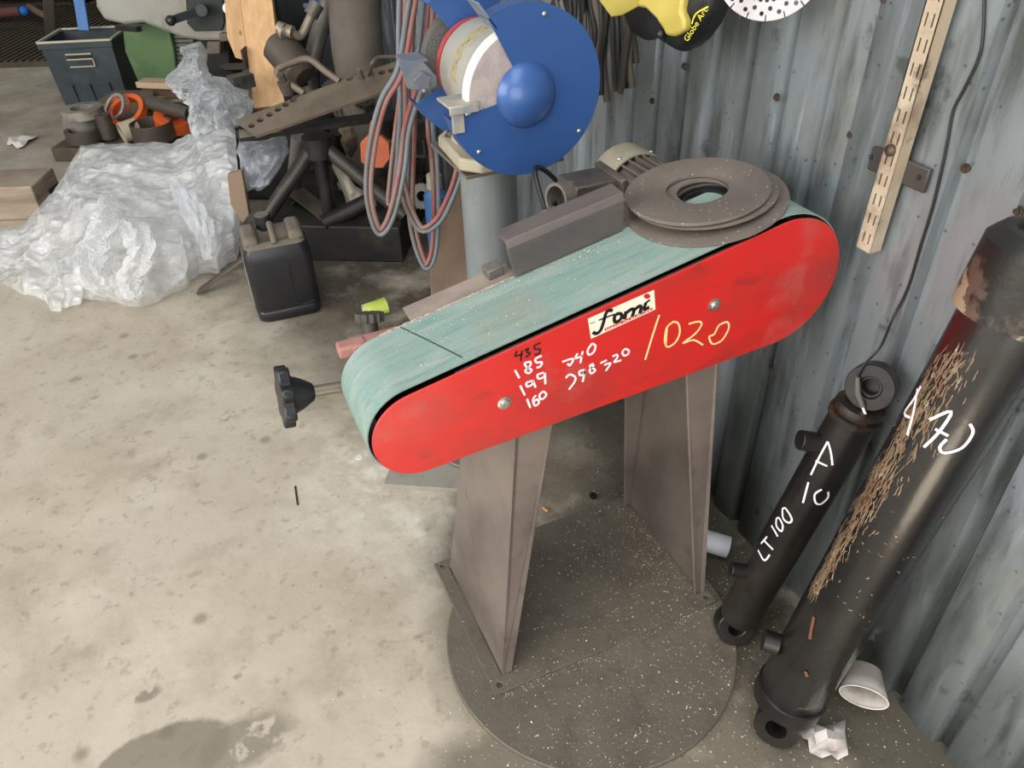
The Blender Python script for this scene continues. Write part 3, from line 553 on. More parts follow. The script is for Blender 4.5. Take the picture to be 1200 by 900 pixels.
for i in range(70): flake(rs.uniform(965, 1110), 0, 1, 1, 0) if 0 else flake(1010+rs.gauss(0, 45), 640+rs.gauss(0, 60), rs.uniform(1.5, 5), rs.uniform(.6, 1.8), rs.uniform(0, 3.14))
for i in range(24): flake(1075+rs.gauss(0, 25), 500+rs.gauss(0, 30), rs.uniform(3, 18), rs.uniform(.8, 1.6), math.radians(112+rs.gauss(0, 10)))
s_ = b.obj('scratches', scr, hc, smooth=0); s_['kind'] = 'stuff'
b = MB(); g = oncy(lambda x, y: (x, y), BA, BB, BR+.0011)
for P, w_ in (([(954, 723), (951, 736), (949, 749)], .006), ([(944, 787), (946, 793)], .006)):
    r = g(P); b = MB(); b.ribbon([q[0] for q in r], [q[1] for q in r], w_, .0004); b.obj('rust_patch', mat('orange_rust', (104, 62, 46), .8), hc, smooth=0)
# small cylinder
SA = onz((866, 722), .075); SB = onx((1022, 452), 1.045); sx_ = (SB-SA).normalized(); SR = .045
sc_ = thing('hydraulic_cylinder', 'slimmer black hydraulic cylinder with round top eye leaning between sander and thick cylinder', 'hydraulic cylinder', (SA.x, SA.y, 0))
te = (oncyl((990, 500), SA, SB, SR)[0]-SA).dot(sx_); tl = (oncyl((990, 475), SA, SB, .02)[0] or SB); LS = (SB-SA).length
b = MB(); b.lathe(SA, sx_, [(0, 0), (0, .042), (.01, SR), (te, SR), (te, 0)], 44); b.obj('barrel', blk2, sc_)
b = MB(); b.lathe(SA, sx_, [(te, SR+.004), (te+.012, SR+.005), (te+.014, SR-.004), (te+.022, SR-.004), (te+.024, SR+.002), (te+.034, SR), (te+.036, .022), (LS-.03, .022)], 44); b.obj('gland', mat('rusty_dark_gland', (40, 33, 28), .5, .2, [((92, 62, 42), 'noise', 30, .5, .62, .7)], (.4, 60)), sc_)
ev = (O-SB).normalized(); ev = (ev-ev.dot(sx_)*sx_*.6+V((-.25, 0, 0))).normalized(); eyo = SB
b = MB(); b.ring(eyo, ev, .021, .044, -.018, .018, 40); b.ring(eyo, ev, .015, .021, -.012, .012, 32); b.cyl(eyo-ev*.012, eyo-ev*.009, .016, n=20); b.obj('top_eye', blk2, sc_, bevel=.002)
e2_ = onz((861, 731), .045); b = MB(); lv = V((-.35, -.80, .35)).normalized(); b.ring(e2_, lv, .019, .046, -.022, .022, 36); b.bar(e2_+sx_*.035, SA+sx_*.01, .06, .05); b.obj('lower_eye', blk2, sc_, bevel=.003)
def port(px, py, ln, r, t): 
    q, nn = oncyl((px, py), SA, SB, SR); c = SA+sx_*((q-SA).dot(sx_)); dv = (CR*-1+V((0, 0, .15))).normalized(); dv = (dv-dv.dot(sx_)*sx_).normalized(); MB().cyl(c+dv*SR*.7, c+dv*(SR+ln), r, n=20).obj('port', blk2, sc_, bevel=.002)
port(965, 528, .035, .020, 0); port(880, 680, .035, .016, 0)
cyl_strokes([[(114, 658), (136, 700), (150, 704), (168, 680)], [(142, 614), (184, 656)], [(128, 628), (156, 596)], [(177, 543), (206, 594)], [(200, 512), (200, 545), (222, 570), (230, 545), (212, 508), (200, 512)], [(228, 466), (232, 510), (258, 530), (272, 512), (244, 464), (228, 466)]], .0038, 'white_marking', white_ink, sc_, f4, SA, SB, SR)
cyl_strokes([[(361, 306), (400, 225), (440, 150)], [(441, 150), (455, 200), (462, 260)], [(384, 240), (438, 265)], [(350, 340), (324, 437)], [(412, 374), (380, 396), (382, 434), (406, 443), (440, 414), (442, 386)]], .0038, 'white_marking', white_ink, sc_, f4, SA, SB, SR)
# thin lead hanging down the wall
ep = lambda x, y: onpl((x, y), ev, ev.dot(SB+ev*.024))
b = MB(); hang = [onx((1154, -30), WX-.008)]+[onx(q, WX-.008) for q in ((1152, 40), (1146, 70), (1130, 104), (1117, 130), (1110, 167), (1103, 200), (1092, 245), (1079, 287), (1064, 337))]+[onx((1046, 374), WX-.02), ep(1032, 406), ep(1015, 425), ep(1005, 442), ep(1005, 460), ep(1011, 477)]
b.tube(smooth_pts(hang), .0023, 6); ld = b.obj('hanging_lead', wire_m); 
ldt = thing('wire_lead', 'thin dark lead hanging down the wall onto the eye of the slimmer cylinder', 'cable', tuple(hang[0])); ld.parent = ldt; ld.location = WP[ld.name]-WP[ldt.name]; ld.name = 'wire'; WP[ld.name] = WP.get('hanging_lead', V())
b = MB(); b.tube([hang[-3], hang[-2], hang[-1]], [.004, .0055, .005], 10); b.obj('sleeve', mat('grey_sleeve', (92, 88, 82), .6), ldt)
b = MB(); b.cyl(hang[-1], hang[-1]+(hang[-1]-hang[-2]).normalized()*.014, .0026, n=8); b.obj('bare_tip', white_ink, ldt)
# ---------------------------------------------------------------- shelf upright and its bracket on the wall
su = thing('shelf_upright', 'cream slotted shelf upright hanging on the corrugated wall, paint worn', 'shelf upright', tuple(onx((1010, 297), 1.09)))
cr = mat('worn_cream_paint', (178, 160, 136), .55, .1, [((120, 100, 84), 'noise', 8, .5, .62, .8), ((206, 192, 170), 'noise', 4, .5, .66, .7), ((70, 60, 52), 'noise', 22, .62, .7, .6)], (.2, 50))
U0 = onx((1011, 293), 1.075); U1 = onx((1096, 0), 1.075); U1 = U0+(U1-U0)*1.25; ud = (U1-U0).normalized(); un = V((-1, 0, 0)); ul = ud.cross(un).normalized()
hw = .016; b = MB(); Lu = (U1-U0).length; slots = []
k = 0
while .015+k*.036 < Lu-.03:
    for s in (-1, 1):
        c = U0+ud*(.024+k*.036)+ul*s*.0062
        slots.append([c+ul*i*.0016+ud*j*.010 for i, j in ((-1, -1), (1, -1), (1, 1), (-1, 1))])
    k += 1
b.plate([U0-ul*hw, U0+ul*hw, U1+ul*hw, U1-ul*hw], -un*.002, slots); b.prism([U0-ul*hw, U0-ul*hw-un*.026, U1-ul*hw-un*.026, U1-ul*hw], ul*.002); b.prism([U0+ul*hw, U0+ul*hw-un*.026, U1+ul*hw-un*.026, U1+ul*hw], -ul*.002)
b.obj('slotted_channel', cr, su, smooth=0)
MB().prism([c+V((.012, 0, 0)) for c in (U0-ul*hw*.8, U0+ul*hw*.8, U1+ul*hw*.8, U1-ul*hw*.8)], (.001, 0, 0)).obj('channel_back', dark_m, su, smooth=0)
b = MB(); c = onx((1053, 198), 1.105); b.box(c, (.008, .125, .042)); 
b.obj('wall_bracket', mat('dark_bracket', (74, 68, 64), .5, .3), su, bevel=.003)
for p in ((1021, 184), (1077, 208)): MB().sphere(onx(p, 1.100), .004, 8).obj('bracket_rivet', dark_m, su)
MB().lathe(U0+ud*.185+un*.002, un, [(0, .010), (.004, .010), (.008, .005), (.009, 0)], 12).obj('screw', bolt_m, su)
# ---------------------------------------------------------------- slotted saw blade hanging above
dc = onx((904, -50), 1.0); Nd = ((O-dc).normalized()*.8+V((-.35, 0, 0))).normalized(); Yd, Zd, _n = frame(Nd); dm = mat('white_metal_disc', (168, 162, 162), .38, .25, [((136, 130, 130), 'noise', 7, .5, .7, .5)])
R_ = (onpl((905, 24), Nd, Nd.dot(dc))-dc).length; b = MB(); nx = Nd; Yv = Yd; Zv = Zd; out = []; ns = 18
for i in range(ns):
    a = 6.28318*i/ns+.1
    for da, r in ((-.30, 1), (-.2, 1), (-.1, 1), (-.012, 1), (-.014, .90), (.014, .90), (.012, 1)):
        q = a+da*(6.28318/ns)/.349*1.0 if abs(da) > .02 else a+da; out.append(dc+(Yv*math.cos(q)+Zv*math.sin(q))*R_*r)
holes = [[dc+(Yv*math.cos(a)+Zv*math.sin(a))*R_*rr+(Yv*math.cos(k*1.0472)+Zv*math.sin(k*1.0472))*.0042 for k in range(6)] for i in range(36) for a, rr in ((6.28318*(i+.5)/36+.1, .80+.08*(i % 2)), (6.28318*(i)/36+.1, .66))]
b.plate(out, nx*.003, holes+[circ(dc, .014, 20, Yv, Zv)]); o = b.obj('cutting_disc', dm, smooth=0); tag(o, 'pale slotted and perforated cutting disc hanging at the top of the wall', 'cutting disc')
MB().lathe(dc+V((-.02, 0, 0)), (-1, 0, 0), [(-.14, .004), (.03, .004), (.03, .008), (.034, .008), (.034, 0)], 12).obj('nail', bolt_m, wr)
# ---------------------------------------------------------------- welding helmet
hm = thing('welding_helmet', 'yellow and black welding helmet hanging on the wall above the grinder', 'helmet', tuple(onx((775, 40), 1.0)))
yel = mat('yellow_plastic', (190, 170, 80), .5, 0, [((150, 132, 56), 'noise', 5, .5, .7, .6), ((222, 208, 120), 'noise', 3, .5, .7, .5)], (.05, 40)); hblk = mat('black_helmet', (22, 24, 24), .42, 0, [((56, 58, 58), 'noise', 9, .5, .7, .5)])
HX = .98
def hp(x, y, dx=0): return onx((x, y), HX+dx)
b = MB() # shell: outline in the wall plane, rounded towards the wall
def pillow(b, pts, depth0, depth1, rings=6, bulge=.035):
    c = sum((V(p) for p in pts), V())/len(pts); n = len(pts); vs = []; fs = []
    for j in range(rings+1):
        t = j/rings; k = math.cos(t*math.pi/2)**.6; x = -bulge*math.sin(t*math.pi/2)
        for p in pts: q = c+(p-c)*k; vs.append(V((p.x+x, q.y, q.z)))
    for j in range(rings):
        for i in range(n): fs.append((j*n+i, j*n+(i+1) % n, (j+1)*n+(i+1) % n, (j+1)*n+i))
    for p in pts: vs.append(V((p.x+depth1, c.y+(p.y-c.y)*.92, c.z+(p.z-c.z)*.92)))
    k = (rings+1)*n; fs += [((i+1) % n, i, k+i, k+(i+1) % n) for i in range(n)]; fs.append(tuple(k+i for i in range(n)))
    b.add(vs, fs); return b
pillow(b, [hp(*p) for p in ((736, 8), (748, 38), (764, 47), (778, 42), (790, 50), (806, 60), (818, 50), (832, 30), (842, 6), (846, -30), (830, -60), (760, -60), (738, -20))], 0, .035, bulge=.05); b.obj('shell', hblk, hm, smooth=60)
b = MB(); b.prism([hp(*p, -.050) for p in ((700, -2), (716, 20), (728, 18), (762, 0), (765, -12), (700, -14))], (.006, 0, 0)); b.obj('yellow_peak', yel, hm, bevel=.002)
b = MB(); b.prism([hp(*p, -.055) for p in ((744, 8), (756, 10), (768, 22), (776, 34), (780, 42), (789, 43), (801, 36), (801, 24), (797, 14), (800, -6), (780, -20), (750, -8))], (.02, 0, 0)); b.obj('yellow_side_frame', yel, hm, bevel=.006)
MB().sphere(hp(774, 40, -.055), .009, 10).obj('pivot_knob', hblk, hm)
e0 = hp(808, 49, -.052); e1v = hp(832, 11, -.052)-e0; ezv = (hp(800, 40, -.052)-hp(808, 47, -.052))
tv, tf = text_faces('Globe Arc', 1.0); hh = max(y for _, y in tv); b = MB(); b.add([e0+e1v*x+ezv*(y/hh)*.62+V((-.004, 0, 0)) for x, y in tv], tf)
b.ribbon(smooth_pts([hp(811, 28, -.056), hp(816, 16, -.056), hp(830, 8, -.056)], 4), V((-1, 0, 0)), .003, .001)
b.obj('yellow_lettering', mat('yellow_print', (222, 212, 70), .5), hm, smooth=0)
MB().tube([hp(790, -40, .05), V((WX+.01, hp(790, -40).y, hp(790, -40).z+.02))], .006).obj('hook', bolt_m, hm)
# ---------------------------------------------------------------- dark leads hanging by the grinder
rs = random.Random(5); cab_m = [mat('dusty_dark_cable', (54, 48, 42), .6), mat('black_cable', (26, 24, 23), .55), mat('brown_cable', (84, 74, 62), .65)]
base_lab = 'dusty dark welding cable hanging from the wall rail above the grinder'
for i in range(22):
    px = 648+i*4.6+rs.uniform(-2, 2); x = WX-.03-rs.uniform(0, .07); pts = []
    endy = 60+rs.uniform(0, 60) if i > 6 else 40
    for k in range(6): pts.append(onx((px+(1-k/5)*rs.uniform(-3, 10)+4*math.sin(k+i), -70+(endy+70)*k/5), x))
    o = MB().tube(smooth_pts(pts, 4), rs.uniform(.006, .011), 8).obj('welding_cable', cab_m[i % 3], smooth=60); tag(o, base_lab, 'cable', 'cables hanging above the grinder')
MB().bar(onx((620, -66), WX-.03), onx((770, -66), WX-.03), .02, .02).obj('cable_rail', steel_dark, wr)
# ================================================================ BACKGROUND: machines, racks, clutter
UP = V((0, 0, 1))
def yawed(deg): 
    a = math.radians(deg); X = CR*math.cos(a)+CF*math.sin(a); return X, UP.cross(X), UP
def bx(c, s, ax, name, mt, par=None, bev=.004, **k): return MB().box(c, s, ax).obj(name, mt, par, bevel=bev, smooth=0, **k)
def outline(pts, d): return [at(x, y, d) for x, y in pts]
# ---- crate
kg = mat('dark_green_grey_crate', (48, 58, 62), .55, 0, [((74, 84, 86), 'noise', 5, .45, .7, .6), ((30, 34, 38), 'noise', 9, .5, .7, .6)], (.1, 30)); krim = mat('scuffed_crate_rim', (190, 182, 160), .7)
ct = thing('plastic_crate', 'dark grey-green open plastic crate on the floor beside the grey and green machine', 'crate', fl(115, 112))
AX = yawed(4); c0 = fl(114, 121)+AX[1]*.17; W1, D1, W2, D2, HC = .44, .34, .47, .40, .415
b = MB(); 
def rect(w_, d_, z): return [c0+AX[0]*(i*w_/2)+AX[1]*(j*d_/2)+UP*z for i, j in ((-1, -1), (1, -1), (1, 1), (-1, 1))]
o1_, o2_, i2_, i1_ = rect(W1, D1, 0), rect(W2, D2, HC), rect(W2-.03, D2-.03, HC), rect(W1-.02, D1-.02, .01)
b.add(o1_+o2_+i2_+i1_, [(3, 2, 1, 0)]+[(i, (i+1) % 4, 4+(i+1) % 4, 4+i) for i in range(4)]+[(4+i, 4+(i+1) % 4, 8+(i+1) % 4, 8+i) for i in range(4)]+[(8+i, 8+(i+1) % 4, 12+(i+1) % 4, 12+i) for i in range(4)]+[(12, 13, 14, 15)])
b.obj('body', kg, ct, smooth=0, bevel=.003)
b = MB(); o_ = rect(W2+.02, D2+.02, HC-.04); p_ = rect(W2+.02, D2+.02, HC+.002); b.add(o_+p_+rect(W2-.035, D2-.035, HC+.002)+rect(W2-.02, D2-.02, HC-.04), [(i, (i+1) % 4, 4+(i+1) % 4, 4+i) for i in range(4)]+[(4+i, 4+(i+1) % 4, 8+(i+1) % 4, 8+i) for i in range(4)]+[(8+i, 8+(i+1) % 4, 12+(i+1) % 4, 12+i) for i in range(4)]+[(12+i, 12+(i+1) % 4, (i+1) % 4, i) for i in range(4)]); b.obj('rim', kg, ct, smooth=0, bevel=.003)
b = MB(); q = rect(W2+.01, D2+.01, HC+.006)
for i in range(4): b.bar(q[i], q[(i+1) % 4], .016, .012)
b.obj('rim_edge', krim, ct, smooth=0)
fz = c0-AX[1]*.202+UP*.10
b = MB(); b.box(fz+UP*.205, (.17, .014, .007), AX); b.box(fz+UP*.238, (.17, .014, .007), AX); b.box(fz+UP*.155+AX[1]*.01, (.17, .014, .006), AX); b.box(fz+UP*.18+AX[0]*.083+AX[1]*.005, (.006, .014, .05), AX); b.obj('hand_grip', krim, ct, smooth=0)
bx(fz+UP*.222+AX[1]*.0065, (.16, .012, .026), AX, 'grip_opening', dark_m, ct, 0)
for s in (-.12, .0, .13): bx(c0-AX[1]*.184+AX[0]*s+UP*.075, (.012, .014, .13), (AX[0], (AX[1]*.97-UP*.15).normalized(), (UP*.985-AX[1]*.13).normalized()), 'rib', kg, ct, .002)
q0, q1 = at(99, 36, 5.85), at(88, -30, 5.95)
t = tag(MB().bar(V((q0.x, q0.y, q0.z)), q1, .022, .075, CR).obj('steel_bar', mat('mid_blue_paint', (70, 118, 178), .5, 0, [((52, 92, 150), 'noise', 6, .5, .7, .5)]), bevel=.003), 'flat blue steel bar standing up out of the crate', 'bar')
t = tag(MB().bar(fl(59, 45), at(54, -40, 6.6)+UP*.0, .03, .08, CR).obj('steel_post', mat('grey_post', (120, 114, 100), .6), bevel=.002), 'upright grey steel post behind the crate', 'post')
# ---- ribbed mat
rm = mat('brown_ribbed_mat', (84, 72, 56), .85, 0, [((58, 50, 40), 'noise', 4, .4, .65, .7)])
mt_ = thing('ribbed_mat', 'brown ribbed mat lying on the floor behind the crate', 'mat', fl(30, 50)); a0 = fl(-60, 84); 
b = MB(); X, Y, _ = yawed(0); cM = L(-4.4, 7.9); b.box(cM+UP*.02, (3.4, 2.4, .04), (X, Y, UP)); b.obj('backing', rm, mt_, smooth=0)
b = MB()
for i in range(56):
    for j in (0,): b.box(cM+X*(-1.68+i*.061)+UP*.046, (.026, 2.38, .014), (X, Y, UP))
b.obj('rib', rm, mt_, smooth=0, kind='stuff')
# far things by the back wall
b = MB(); b.sphere(at(28, 13, 8.3), .045, 14); tag(b.obj('blue_cap', mat('bright_blue', (30, 110, 200), .5)), 'small bright blue round cap on the ribbed mat by the dark back wall', 'cap')
b = MB(); b.cyl(at(-20, 17, 8.3), at(24, 13, 8.3), .045, n=14); tag(b.obj('pipe', mat('dusty_maroon', (104, 62, 58), .7)), 'maroon pipe lying by the dark back wall', 'pipe')
b = MB(); b.tube([at(34, 8, 8.5), at(46, 15, 8.2), at(60, 22, 7.9)], .03, 10); tag(b.obj('pipe', mat('tan_pipe', (128, 104, 84), .7)), 'tan pipe lying next to the small blue cap', 'pipe')
rk = thing('storage_rack', 'dark storage rack against the sooty back wall', 'rack', L(-3.5, 9.4))
for x in (-6.2, -4.6, -3.1): bx(L(x, 9.5, .6), (.08, .5, 1.2), yawed(0), 'upright', dark_m, rk, 0)
for z in (.12, .6, 1.1): bx(L(-4.65, 9.5, z), (3.2, .5, .05), yawed(0), 'shelf', dark_m, rk, 0)
bx(L(-4.65, 9.77, .6), (3.2, .04, 1.25), yawed(0), 'rear_sheet', dark_m, rk, 0)
cols = [(60, 50, 40), (34, 36, 40), (88, 40, 32), (46, 52, 48), (74, 66, 54)]
for i in range(7):
    h_ = .16+.09*(i % 3); bx(L(-6.0+i*.41, 9.45, .147+h_/2), (.26+.05*(i % 2), .3, h_), yawed(0), 'box', mat('dark_box_%d' % (i % 5), cols[i % 5], .7), None, .01)
    tag(bpy.context.scene.objects['box' if i == 0 else 'box.%03d' % i], 'small dim box on the bottom shelf of the far rack', 'box', 'boxes on the far rack')
# ---- machine: grey headstock over a green base
mg = mat('stained_machine_grey', (150, 146, 134), .42, .1, [((110, 96, 76), 'noise', 3, .55, .66, .8, {'stretch': (1, 1, .3)}), ((176, 174, 168), 'noise', 2, .45, .7, .6), ((110, 84, 56), 'noise', 9, .64, .7, .7)], (.05, 20))
gg = mat('faded_green_paint', (84, 112, 68), .55, .05, [((110, 134, 92), 'noise', 5, .5, .7, .6), ((52, 70, 48), 'noise', 3, .5, .7, .7)], (.08, 30))
mh = thing('lathe', 'grey machine with black gearbox plate and lever over a green louvred base', 'machine', fl(200, 97))
b = MB(); b.prism(outline([(105, -70), (112, 8), (122, 24), (146, 29), (168, 27), (190, 36), (214, 45), (236, 48), (270, 48), (276, 36), (278, -70)], 5.35), CF*.45); b.obj('headstock', mg, mh, smooth=0, bevel=.02)
b = MB(); b.prism(outline([(142, 22), (146, 60), (164, 102), (209, 101), (204, 60), (197, 30)], 5.45), CF*.5); b.obj('green_base', gg, mh, smooth=0, bevel=.012)
b = MB(); b.prism(outline([(196, 38), (205, 100), (268, 100), (268, 44)], 5.52), CF*.4); b.obj('louvre_housing', dark_m, mh, smooth=0)
for i in range(8):
    b = MB(); b.bar(at(200+i*.7, 43+i*5, 5.5), at(226+i*.4, 42.5+i*5, 5.5), .02, .008, CF); b.obj('louvre', mat('louvre_grey', (104, 104, 92), .5), mh, smooth=0)
b = MB(); b.prism(outline([(216, -30), (219, 28), (228, 37), (260, 36), (263, 26), (258, -30)], 5.32), CF*.04); b.obj('gearbox_plate', mat('green_black_plate', (38, 44, 40), .5), mh, smooth=0, bevel=.006)
b = MB(); b.cyl(at(236, 12, 5.32), at(236, 12, 5.18), .034, n=20); b.bar(at(236, 12, 5.2), at(200, 24, 5.12), .02, .045); b.sphere(at(200, 24, 5.1), .032, 12); b.obj('lever', mat('dark_lever', (58, 60, 64), .35, .5), mh)
b = MB(); b.cyl(at(268, 10, 5.3), at(268, 10, 5.1), .035, n=16); b.bar(at(270, 8, 5.15), at(290, 0, 5.1), .02, .02); b.obj('crank', chrome_m, mh)
b = MB(); b.prism(outline([(242, 49), (258, 49), (258, 64), (242, 64)], 5.35), CF*.1); b.prism(outline([(259, 37), (270, 37), (270, 47), (259, 47)], 5.33), -CF*.05); b.obj('clamp_block', mid_m, mh, bevel=.01)
b = MB(); b.bar(at(138, 32, 5.3), at(163, 34, 5.2), .04, .03); b.obj('handle_bar', dark_m, mh)
# ---- timber boards
wood = mat('raw_pine', (206, 164, 116), .65, 0, [((182, 138, 92), 'noise', 5, .4, .7, .7, {'stretch': (6, 6, .5)}), ((120, 76, 44), 'dots', 7, .09, .05, .8, {'stretch': (1, 1, .55)})], (.1, 40, (6, 6, .5)))
blk_box = bx(at(330, 130, 3.95)-UP*.02-UP*.19, (.52, .34, .38), yawed(-5), 'steel_box', dark_m, None, .01); tag(blk_box, 'dark oily steel box behind the tripod stand under the pine boards', 'box')
zt = at(316, 128, 3.95).z
P0, P1 = at(317, 126, 3.9), at(296, -45, 4.25); tag(MB().bar(P0, P1, .155, .035, CF).obj('pine_board', wood, bevel=.003, smooth=0), 'wide pale pine board leaning in front of the narrower one', 'board')
P0, P1 = at(288, 70, 4.25), at(270, -45, 4.4)
b = MB(); b.prism([at(276, -45, 4.55), at(260, -45, 4.55), at(266, 44, 4.45), at(276, 68, 4.42), at(291, 72, 4.42), at(283, 10, 4.5)], CF*.03); tag(b.obj('pine_board', wood, bevel=.003, smooth=0), 'narrow pine board with tapered lower end behind the wide board', 'board')
# ---- blue bins, tubes, duct
bb_ = mat('blue_bin', (28, 58, 140), .45, 0, [((20, 40, 100), 'noise', 4, .45, .7, .6)], (.05, 20))
def bin_(poly, d, dep, label, lip):
    t = thing('storage_bin', label, 'bin', tuple(sum((at(x, y, d) for x, y in poly), V())/len(poly)))
    b = MB(); b.prism(outline(poly, d), CF*dep); b.obj('body', bb_, t, smooth=0, bevel=.01)
    b = MB(); b.bar(at(*lip[0], d-.012), at(*lip[1], d-.012), .03, .02); b.obj('lip', mat('bin_edge', (70, 84, 120), .5), t, smooth=0)
bin_([(314, -50), (316, 30), (338, 34), (352, 24), (352, -50)], 4.45, .3, 'blue plastic bin with grey lip next to the wide pine board', ((334, -20), (336, 20)))
bin_([(356, -50), (350, 20), (346, 40), (398, 40), (398, -50)], 4.3, .3, 'blue plastic bin on the dark cabinet beside the brown duct', ((356, 6), (396, 6)))
tube_m = mat('dusty_pipe', (112, 106, 98), .5, .4, [((84, 78, 70), 'noise', 10, .45, .65, .7)], (.08, 40))
b = MB(); b.tube(smooth_pts([at(388, -30, 4.1), at(382, 10, 4.1), at(372, 45, 4.05), at(366, 75, 4.0), at(364, 100, 4.0), V((*at(364, 100, 4.0).xy, 0))]), .042, 14); tag(b.obj('exhaust_pipe', tube_m), 'grey bent pipe rising in front of the blue bins', 'pipe')
eb = thing('exhaust_pipe', 'rusty silencer with a curved elbow pipe lying behind the perforated bar', 'pipe', tuple(at(345, 60, 3.9)))
b = MB(); b.tube(smooth_pts([at(368, 10, 3.95), at(362, 24, 3.92), at(352, 42, 3.88), at(340, 38, 3.85), at(332, 42, 3.85)]), .020, 12); b.obj('elbow', mat('tan_bare_pipe', (150, 138, 122), .45, .4), eb)
b = MB(); b.cyl(at(372, 4, 3.95), at(364, 18, 3.93), .034, n=20); b.obj('flange', tube_m, eb)
b = MB(); b.lathe(at(322, 48, 3.9), (at(366, 100, 3.75)-at(322, 48, 3.9)), [(0, 0), (0, .05), (.03, .085), (.20, .085), (.23, .05), (.23, 0)], 32); b.obj('silencer', mat('brown_silencer', (84, 76, 66), .55, .3, [((74, 66, 58), 'noise', 8, .45, .65, .7)], (.15, 30)), eb)
b = MB(); b.cyl(at(326, 32, 3.85), at(343, 38, 3.83), .028, n=18); b.ring(at(331, 36, 3.82), (at(343, 38, 3.83)-at(326, 32, 3.85)), .028, .034, -.005, .01, 20); b.obj('pipe_end', mat('tan_bare_pipe', (150, 138, 122), .45, .4), eb)
b = MB(); b.tube(smooth_pts([at(418, -60, 3.85), at(416, 0, 3.85), at(418, 50, 3.8), at(424, 92, 3.75), at(426, 135, 3.72), V((*at(426, 135, 3.72).xy, .01))]), [.128]*25+[.12]*6 if 0 else .118, 24); tag(b.obj('flexible_duct', mat('brown_canvas', (88, 80, 70), .85, 0, [((58, 52, 46), 'noise', 5, .45, .65, .7), ((108, 100, 92), 'noise', 2.4, .5, .7, .6)], (.3, 14))), 'thick brown-grey upright duct behind the hanging hoses', 'duct')
cab = thing('steel_cabinet', 'large dark steel cabinet behind the duct and bins', 'cabinet', L(-.5, 4.9))
def wbox(x0, x1, y0, y1, z0, z1, name, mt, par=None, bev=.004): return bx(V(((x0+x1)/2, (y0+y1)/2, (z0+z1)/2)), (x1-x0, y1-y0, z1-z0), (V((1, 0, 0)), V((0, 1, 0)), UP), name, mt, par, bev)
vd = mat('very_dark_steel', (20, 20, 19), .5, .2, [((40, 38, 34), 'noise', 3, .5, .7, .6)])
wbox(.62, 1.06, 5.15, 5.6, .1, 2.0, 'body', vd, cab); wbox(.63, .83, 5.13, 5.15, .15, 1.9, 'door', vd, cab); wbox(.85, 1.05, 5.13, 5.15, .15, 1.9, 'door', vd, cab); wbox(.80, .82, 5.09, 5.13, .9, 1.1, 'handle', steel_dark, cab)
for x in (.68, 1.0): wbox(x-.03, x+.03, 5.2, 5.5, 0, .1, 'foot', vd, cab)
lk = thing('steel_locker', 'narrow dark teal locker by the wall behind the hanging hoses', 'locker', (.9, 3.95, 0))
wbox(.62, 1.07, 4.35, 4.75, 0, 1.9, 'body', mat('dark_teal_steel', (22, 32, 34), .5, .2, [((14, 16, 16), 'noise', 3, .45, .65, .8)]), lk); wbox(.64, 1.05, 4.335, 4.35, .05, 1.85, 'door', mat('dark_teal_steel', (22, 32, 34)), lk); wbox(.67, .69, 4.31, 4.335, .9, 1.02, 'handle', steel_dark, lk)
for z in (1.55, 1.60, 1.65): wbox(.76, .94, 4.329, 4.335, z, z+.012, 'vent', dark_m, lk, 0)
# dark box under the bins
t = tag(MB().prism(outline([(372, 41), (400, 41), (404, 135), (376, 135)], 4.2), CF*.35).obj('tool_box', mat('slate_box', (38, 42, 46), .55), smooth=0, bevel=.008), 'slate-dark tool box below the blue bin beside the duct', 'box')
# ---- tripod stand with perforated bar
st = thing('tripod_stand', 'black steel tripod stand with a flat top beam, behind the black jerrycan', 'stand', fl(385, 262))
sm_ = mat('black_greasy_steel', (30, 29, 27), .5, .3, [((66, 60, 52), 'noise', 7, .5, .7, .6)], (.2, 40))
hb = at(370, 158, 3.20)
b = MB(); q0, q1 = at(279, 160, 3.02), at(486, 131, 3.30); b.bar(q0, q1, .075, .022, UP); b.obj('top_beam', sm_, st, bevel=.002)
b = MB(); b.prism([at(280, 153, 3.02)+UP*.0, at(281, 162, 2.98), at(332, 154, 3.05), at(331, 147, 3.10)], UP*.004); b.obj('beam_pad', mat('scuffed_beam', (120, 112, 98), .6, .2, [((60, 54, 46), 'noise', 16, .5, .62, .8)]), st, smooth=0)
b = MB(); b.cyl(hb-UP*.09, hb-UP*.005, .062, n=24); b.obj('hub', sm_, st)
b = MB(); b.cyl(V((hb.x, hb.y, .172)), hb-UP*.08, .030, n=16); b.obj('post', sm_, st)
for (x, y, k) in ((303, 268, .03), (474, 252, .03), (415, 215, .03)):
    f_ = onz((x, y), .19); MB().cyl(hb-UP*.05+(f_-hb)*V((1, 1, 0))*.08, f_, .030, n=14).obj('leg', mat('grey_black_tube', (66, 62, 56), .45, .3, [((38, 34, 32), 'noise', 9, .45, .65, .8)], (.1, 40)), st)
for i, (p0, p1, r, lab) in enumerate((((350, 160, 3.35), (345, 240, 3.45), .032, 'light grey steel tube standing by the tripod hub beside the clear film'), ((396, 152, 3.4), (394, 205, 3.55), .036, 'thick dark steel tube standing behind the tripod hub'), ((379, 262, 3.12), (432, 236, 3.2), .036, 'black rubber-ended tube lying across the low steel plinth'))):
    a_, b_ = at(*p0), at(*p1); 
    if i < 2: b_ = V((b_.x, b_.y, .171))
    tag(MB().cyl(a_, b_, r, n=18).obj('steel_tube', tube_m if i == 0 else sm_), lab, 'tube')
pbm = mat('dusty_bare_steel', (118, 104, 88), .5, .35, [((92, 80, 68), 'noise', 6, .45, .65, .7), ((142, 128, 110), 'noise', 3, .5, .7, .5)], (.1, 50))
pt = thing('perforated_bar', 'long dusty flat steel bar with holes and a bent handle lying across the tripod stand', 'bar', tuple(at(370, 122, 3.0)))
